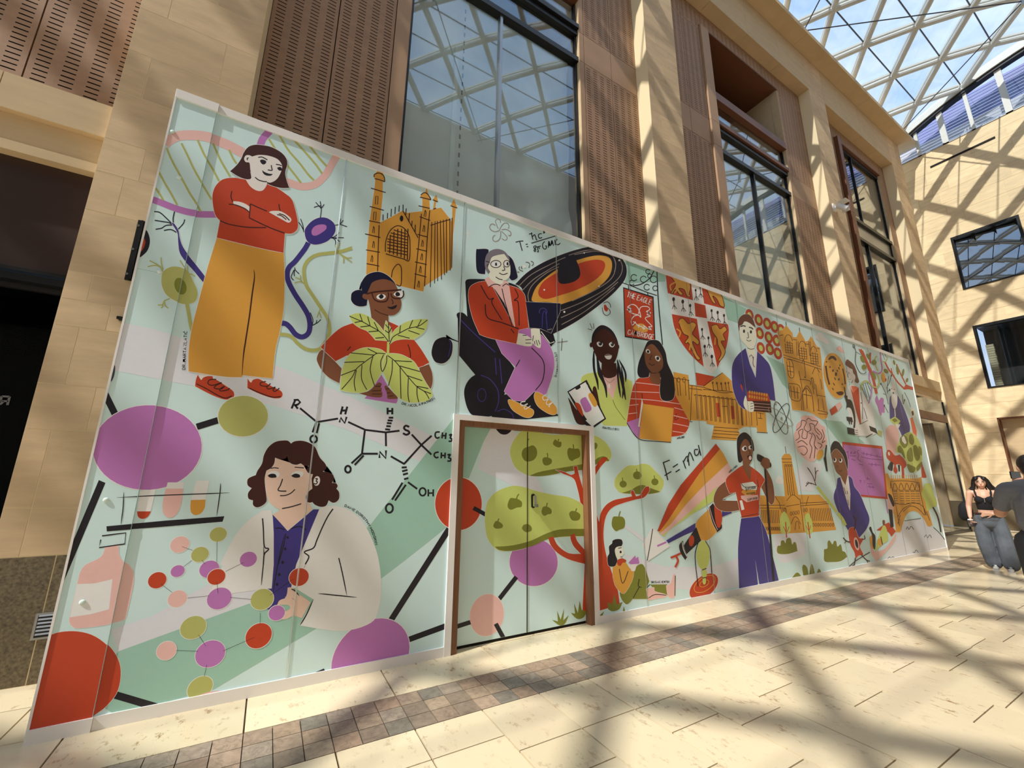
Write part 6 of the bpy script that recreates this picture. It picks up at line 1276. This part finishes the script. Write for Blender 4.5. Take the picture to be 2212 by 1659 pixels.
# faint reversed letter on the inside of the shop glass
M_LET = mat('faint_lettering', (86, 86, 84), .6)
def letter(strokes):
    B = MB()
    for st in strokes:
        P_ = [onY(x, y, 1.232) for x, y in st]
        for a, b in zip(P_, P_[1:]):
            d = Vector((b.x-a.x, 0, b.z-a.z)).normalized(); n = Vector((-d.z, 0, d.x))*.007
            B.prism([(a.x-n.x, a.z-n.z), (b.x-n.x, b.z-n.z), (b.x+n.x, b.z+n.z), (a.x+n.x, a.z+n.z)], 'y', 1.230, 1.233)
    o = B.build('letter_r', M_LET); o.parent = sf; o.matrix_parent_inverse = Matrix.Translation((1.8, -1.3, 0))
letter([[(16, 875), (21, 857), (4, 856), (1, 866), (18, 867)], [(8, 867), (0, 874)]])

# ------------------------------------------------------------------ people
def capsule(B, a, ra, b, rb, n=12):
    a, b = Vector(a), Vector(b); d = b-a; L = d.length; d = d.normalized() if L > 1e-6 else Vector((0, 0, 1))
    pts, rad = [], []
    for t in (-1, -.86, -.5, 0): pts.append(a+d*ra*t); rad.append(ra*math.sqrt(max(.0004, 1-t*t)))
    if L > .02:
        pts.append(a+d*L*.5); rad.append((ra+rb)/2)
    for t in (0, .5, .86, 1): pts.append(b+d*rb*t); rad.append(rb*math.sqrt(max(.0004, 1-t*t)))
    B.tube(pts, rad, n)
def ell(B, c, r, rx=0, rz=0, n=14):
    c = Vector(c); M = Matrix.Rotation(rz, 3, 'Z') @ Matrix.Rotation(rx, 3, 'X'); b0 = len(B.v); m_ = 9
    for i in range(1, m_):
        t = math.pi*i/m_
        for j in range(n):
            u = 2*math.pi*j/n; B.v.append(tuple(c+M @ Vector((r[0]*math.sin(t)*math.cos(u), r[1]*math.sin(t)*math.sin(u), r[2]*math.cos(t)))))
    B.v.append(tuple(c+M @ Vector((0, 0, r[2])))); B.v.append(tuple(c-M @ Vector((0, 0, r[2])))); tp = len(B.v)-2; bt = tp+1
    for i in range(m_-2):
        for j in range(n): B.f.append((b0+i*n+j, b0+(i+1)*n+j, b0+(i+1)*n+(j+1) % n, b0+i*n+(j+1) % n))
    for j in range(n):
        B.f.append((tp, b0+j, b0+(j+1) % n)); B.f.append((bt, b0+(m_-2)*n+(j+1) % n, b0+(m_-2)*n+j))
def fuse(name, B, mt, parent, voxel=.008, it=4):
    """one continuous surface out of overlapping limbs"""
    o = B.build(name, mt, parent)
    r = o.modifiers.new('fuse', 'REMESH'); r.mode = 'VOXEL'; r.voxel_size = voxel; r.use_smooth_shade = True
    s = o.modifiers.new('soften', 'SMOOTH'); s.factor = .5; s.iterations = it
    return o
def chain(B, pts):
    for (a, ra), (b, rb) in zip(pts, pts[1:]): capsule(B, a, ra, b, rb)
def hand(B, w, fwd, palm, side, curl=.5, s=1.):
    """palm, four fingers of unequal length and a thumb leaving the side of the palm"""
    w, fwd, palm, side = Vector(w), Vector(fwd).normalized(), Vector(palm).normalized(), Vector(side).normalized()
    k = w+fwd*.085*s
    ell_c = w+fwd*.05*s
    for o_ in (-.026, -.009, .009, .026): capsule(B, w+side*o_*.6*s, .015*s, k+side*o_*s, .011*s, 8)
    for o_, L in ((-.03, .062), (-.01, .075), (.01, .07), (.03, .055)):
        a = k+side*o_*s; b = a+(fwd*(1-curl)+palm*curl).normalized()*L*.55*s; c_ = b+(fwd*(1-1.6*curl)+palm*1.6*curl).normalized()*L*.5*s
        capsule(B, a, .0095*s, b, .0088*s, 8); capsule(B, b, .0088*s, c_, .0075*s, 8)
    a = w+fwd*.025*s-side*.03*s; b = a+(fwd*.6-side*.7+palm*.4).normalized()*.035*s; c_ = b+(fwd*.9+palm*.5).normalized()*.03*s
    capsule(B, a, .013*s, b, .011*s, 8); capsule(B, b, .011*s, c_, .009*s, 8)
M_SKIN = mat('skin', (226, 178, 150), .5, var=.04, scale=20); M_SKIN2 = mat('skin_tanned', (204, 150, 120), .5, var=.04, scale=20)
M_HAIR = mat('black_hair', (26, 20, 20), .45, var=.3, scale=60); M_TOP = mat('black_cotton', (22, 21, 24), .85, var=.15, scale=40)
M_JEAN = mat('washed_denim', (92, 98, 106), .85, var=.28, scale=6); M_SHOE = mat('white_trainer', (228, 226, 220), .6); M_SOLE = mat('dark_trainer_panel', (40, 40, 44), .6)
M_TEE = mat('charcoal_tee', (112, 112, 116), .9, var=.08, scale=30); M_TROU = mat('black_trouser', (26, 26, 28), .85, var=.1, scale=20); M_BELT = mat('brown_belt', (70, 44, 34), .6)

wm = empty('person', (12.42, -1.22, 0), rz=R(-77.6)); tag(wm, 'dark haired woman in black tank top and baggy grey jeans walking, looking down', 'person')
B = MB()
# trunk, neck and head
chain(B, [((0, .0, .90), .125), ((0, 0, 1.02), .112), ((0, -.005, 1.15), .12), ((0, .0, 1.27), .12)])
capsule(B, (-.055, -.07, 1.20), .066, (-.05, -.065, 1.215), .06); capsule(B, (.055, -.07, 1.20), .066, (.05, -.065, 1.215), .06)
capsule(B, (-.14, .01, 1.325), .055, (.14, .01, 1.325), .055); chain(B, [((0, .015, 1.32), .06), ((0, .0, 1.42), .046)])
ell(B, (0, -.005, 1.515), (.072, .088, .10), R(12)); ell(B, (0, -.055, 1.465), (.045, .04, .045)); capsule(B, (0, -.088, 1.515), .011, (0, -.108, 1.485), .012, 8)
capsule(B, (-.02, -.088, 1.447), .008, (.02, -.088, 1.447), .008, 8); ell(B, (-.073, .005, 1.505), (.012, .02, .028)); ell(B, (.073, .005, 1.505), (.012, .02, .028))
# arms: her right hangs and holds a cup, her left folds across the waist
chain(B, [((-.165, .01, 1.32), .05), ((-.215, .03, 1.08), .04), ((-.225, -.05, .89), .028)]); hand(B, (-.225, -.052, .885), (-.05, -.35, -1), (.9, -.3, 0), (.2, .95, -.3), .75)
chain(B, [((.165, .01, 1.32), .05), ((.25, .02, 1.09), .042), ((.12, -.15, .985), .03), ((.06, -.175, .965), .026)]); hand(B, (.06, -.175, .965), (-1, -.12, -.1), (-.2, .6, -.5), (0, -.3, 1), .35)
for s_, dy in ((-.085, .02), (.095, -.03)):
    chain(B, [((s_, 0, .86), .095), ((s_*1.05, -.02+dy, .47), .06), ((s_*.95+.03, dy*2.2, .09), .042)]); capsule(B, (s_*.95+.03, dy*2.2+.02, .05), .038, (s_*.95+.03, dy*2.2-.13, .035), .032)
body = fuse('body', B, M_SKIN, wm, .006, 3)
for s_ in (-1, 1):
    B = MB(); capsule(B, (s_*.034-.013, -.086, 1.522), .005, (s_*.034+.013, -.086, 1.522), .005, 8); B.build('eyelid', M_HAIR, wm, True)
    B = MB(); capsule(B, (s_*.034-.017, -.086, 1.540), .004, (s_*.034+.017, -.084, 1.541), .004, 8); B.build('eyebrow', M_HAIR, wm, True)
B = MB(); capsule(B, (-.018, -.097, 1.447), .005, (.018, -.097, 1.447), .005, 8); B.build('lips', mat('lips', (176, 92, 84), .5), wm, True)
B = MB(); ell(B, (0, .025, 1.55), (.088, .09, .088)); ell(B, (-.05, -.03, 1.575), (.045, .06, .045)); ell(B, (.05, -.03, 1.575), (.045, .06, .045))
chain(B, [((-.075, .0, 1.55), .035), ((-.095, .01, 1.46), .034), ((-.115, .0, 1.37), .026), ((-.16, -.02, 1.40), .010)]); chain(B, [((.075, .0, 1.55), .038), ((.10, .02, 1.45), .045), ((.13, .03, 1.36), .036), ((.175, .04, 1.30), .014)])
chain(B, [((0, .07, 1.54), .06), ((0, .085, 1.42), .065), ((.03, .085, 1.33), .05)]); chain(B, [((.09, .03, 1.5), .03), ((.15, .05, 1.42), .02), ((.2, .06, 1.36), .008)])
fuse('hair', B, M_HAIR, wm, .007, 2)
B = MB()
chain(B, [((0, 0, 1.045), .118), ((0, -.005, 1.13), .124), ((0, 0, 1.215), .122)]); capsule(B, (-.056, -.072, 1.20), .075, (-.045, -.068, 1.205), .07); capsule(B, (.056, -.072, 1.20), .075, (.045, -.068, 1.205), .07); ell(B, (0, .05, 1.24), (.13, .085, .08))
for s_ in (-1, 1): chain(B, [((s_*.085, -.085, 1.25), .016), ((s_*.10, -.045, 1.345), .014), ((s_*.10, .03, 1.39), .014), ((s_*.09, .09, 1.30), .016)])
fuse('tank_top', B, M_TOP, wm, .007, 3)
MB().tube([(0, -.148, 1.24), (0, -.152, 1.16)], .006, 6).build('zip', M_CHROME, wm)
B = MB(); ell(B, (0, .0, .885), (.178, .155, .115)); ell(B, (0, -.02, .80), (.13, .13, .12))
for s_, dy in ((-.085, .02), (.095, -.03)):
    chain(B, [((s_, 0, .86), .108), ((s_*1.25, -.01+dy*.5, .62), .112), ((s_*1.25+.01, -.02+dy, .42), .118), ((s_*1.15+.03, dy*2., .20), .115), ((s_*1.1+.035, dy*2.2, .12), .112)])
jn = fuse('jeans', B, M_JEAN, wm, .009, 5)
B = MB(); n = 28
for k, (z, gr) in enumerate(((.955, 1.0), (.985, .985))):
    pass
ringp = [(.166*math.cos(2*math.pi*i/n), .132*math.sin(2*math.pi*i/n), .962) for i in range(n+1)]
B.tube(ringp, .016, 6, False); B.build('belt', M_BELT, wm, True)
for s_, dy in ((-.085, .02), (.095, -.03)):
    fx = s_*.95+.03; B = MB(); capsule(B, (fx, dy*2.2+.05, .045), .042, (fx, dy*2.2-.15, .036), .036); ell(B, (fx, dy*2.2-.04, .06), (.04, .09, .04)); sh = fuse('shoe', B, M_SHOE, wm, .007, 2)
    MB().box(fx-.043, fx+.043, dy*2.2-.19, dy*2.2+.10, .0, .016).build('sole', M_SHOE, sh); B = MB(); capsule(B, (fx-.03, dy*2.2-.12, .067), .012, (fx+.03, dy*2.2-.10, .07), .012, 8); B.build('toe_stripe', M_SOLE, sh, True)
# things she carries
TH = R(-77.6)
def wpos(v): c_, s_ = math.cos(TH), math.sin(TH); return (12.42+v[0]*c_-v[1]*s_, -1.22+v[0]*s_+v[1]*c_, v[2])
bag = empty('shoulder_bag', wpos((-.27, .12, .86)), rz=TH); tag(bag, 'black bag slung at the walking woman\'s hip on a long strap', 'bag')
B = MB(); ell(B, (0, 0, .12), (.10, .07, .17)); ell(B, (-.03, .02, .06), (.08, .07, .12)); fuse('bag_body', B, M_TOP, bag, .01, 4)
B = MB(); B.tube([(.05, .0, .27), (.14, -.06, .40), (.17, -.14, .50), (.15, -.16, .53), (.13, -.05, .56), (.15, .03, .45), (.06, .05, .25)], .012, 6); B.build('strap', M_TOP, bag, True)
cup = empty('drink_cup', wpos((-.232, -.10, .72)), rz=TH); tag(cup, 'clear lidded drink cup in the walking woman\'s hand', 'cup')
B = MB(); nn = 16; prof = [(.026, 0), (.036, .11), (.036, .115)]
B.tube([(0, 0, z) for r_, z in prof], [r_ for r_, z in prof], nn); B.build('cup_body', glassmat('cup_plastic', (.75, .72, .72), 1.5, 1.5, .1, .08), cup, True)
B = MB(); B.tube([(0, 0, .002), (0, 0, .07)], [.024, .031], nn); B.build('drink', mat('iced_drink', (110, 84, 96), .2), cup, True); B = MB(); B.tube([(0, 0, .113), (0, 0, .122), (0, 0, .135)], [.038, .038, .022], nn); B.build('lid', M_WP, cup, True)

# man with phone, seen from behind
MX, MY, MT = 7.55, -2.645, R(109)
mn = empty('person', (MX, MY, 0), rz=MT); tag(mn, 'man in charcoal T-shirt and black trousers seen from behind, photographing', 'person')
B = MB()
chain(B, [((0, 0, .98), .135), ((0, 0, 1.15), .14), ((0, .0, 1.32), .15)]); capsule(B, (-.17, 0, 1.44), .065, (.17, 0, 1.44), .065); chain(B, [((0, .01, 1.45), .07), ((0, -.01, 1.56), .056)])
ell(B, (0, -.02, 1.655), (.076, .096, .108)); ell(B, (0, -.075, 1.60), (.05, .04, .05)); capsule(B, (0, -.11, 1.655), .012, (0, -.13, 1.625), .014, 8); ell(B, (.078, 0, 1.645), (.012, .022, .032)); ell(B, (-.078, 0, 1.645), (.012, .022, .032))
chain(B, [((.195, 0, 1.43), .058), ((.255, -.10, 1.20), .048), ((.13, -.27, 1.36), .036), ((.08, -.31, 1.44), .03)]); hand(B, (.08, -.31, 1.44), (-.15, -.35, 1), (-.9, -.2, 0), (.2, -.9, 0), .5)
chain(B, [((-.205, 0, 1.43), .062), ((-.28, -.09, 1.19), .050), ((-.10, -.29, 1.36), .036), ((-.06, -.33, 1.42), .03)]); hand(B, (-.06, -.33, 1.42), (.25, -.35, 1), (.9, -.2, 0), (.2, .9, 0), .5)
for s_ in (-.1, .1):
    chain(B, [((s_, 0, .94), .11), ((s_*1.1, -.01, .52), .068), ((s_*1.1, .03, .1), .045)]); capsule(B, (s_*1.1, .05, .05), .04, (s_*1.1, -.13, .035), .034)
fuse('body', B, M_SKIN2, mn, .006, 3)
B = MB(); ell(B, (0, .012, 1.685), (.086, .10, .098)); ell(B, (0, .045, 1.63), (.074, .06, .07)); fuse('hair', B, M_HAIR, mn, .007, 2)
B = MB()
chain(B, [((0, 0, 1.12), .178), ((0, 0, 1.2), .175), ((0, 0, 1.32), .178)]); capsule(B, (-.17, 0, 1.43), .085, (.17, 0, 1.43), .085); capsule(B, (-.09, .01, 1.47), .07, (.09, .01, 1.47), .07)
for s_ in (-1, 1): chain(B, [((s_*.19, 0, 1.42), .08), ((s_*.235, -.06, 1.28), .07)])
fuse('t_shirt', B, M_TEE, mn, .008, 4)
B = MB(); ell(B, (0, 0, .97), (.19, .165, .15))
for s_ in (-.1, .1): chain(B, [((s_, 0, .93), .128), ((s_*1.1, -.01, .52), .098), ((s_*1.1, .03, .11), .085)])
fuse('trousers', B, M_TROU, mn, .009, 4)
for s_ in (-.11, .11):
    B = MB(); capsule(B, (s_, .06, .05), .045, (s_, -.15, .038), .038); fuse('shoe', B, M_SOLE, mn, .008, 2)
def mpos(v): c_, s_ = math.cos(MT), math.sin(MT); return (MX+v[0]*c_-v[1]*s_, MY+v[0]*s_+v[1]*c_, v[2])
ph = empty('mobile_phone', mpos((.045, -.385, 1.545)), rz=MT+R(55)); tag(ph, 'dark mobile phone held up by the man in charcoal T-shirt', 'phone')
MB().box(-.075, .075, -.005, .004, 0, .075).build('case', M_BLACK, ph); MB().box(-.070, .070, .004, .006, .004, .071).build('screen', mat('phone_screen', (104, 110, 118), .2), ph)
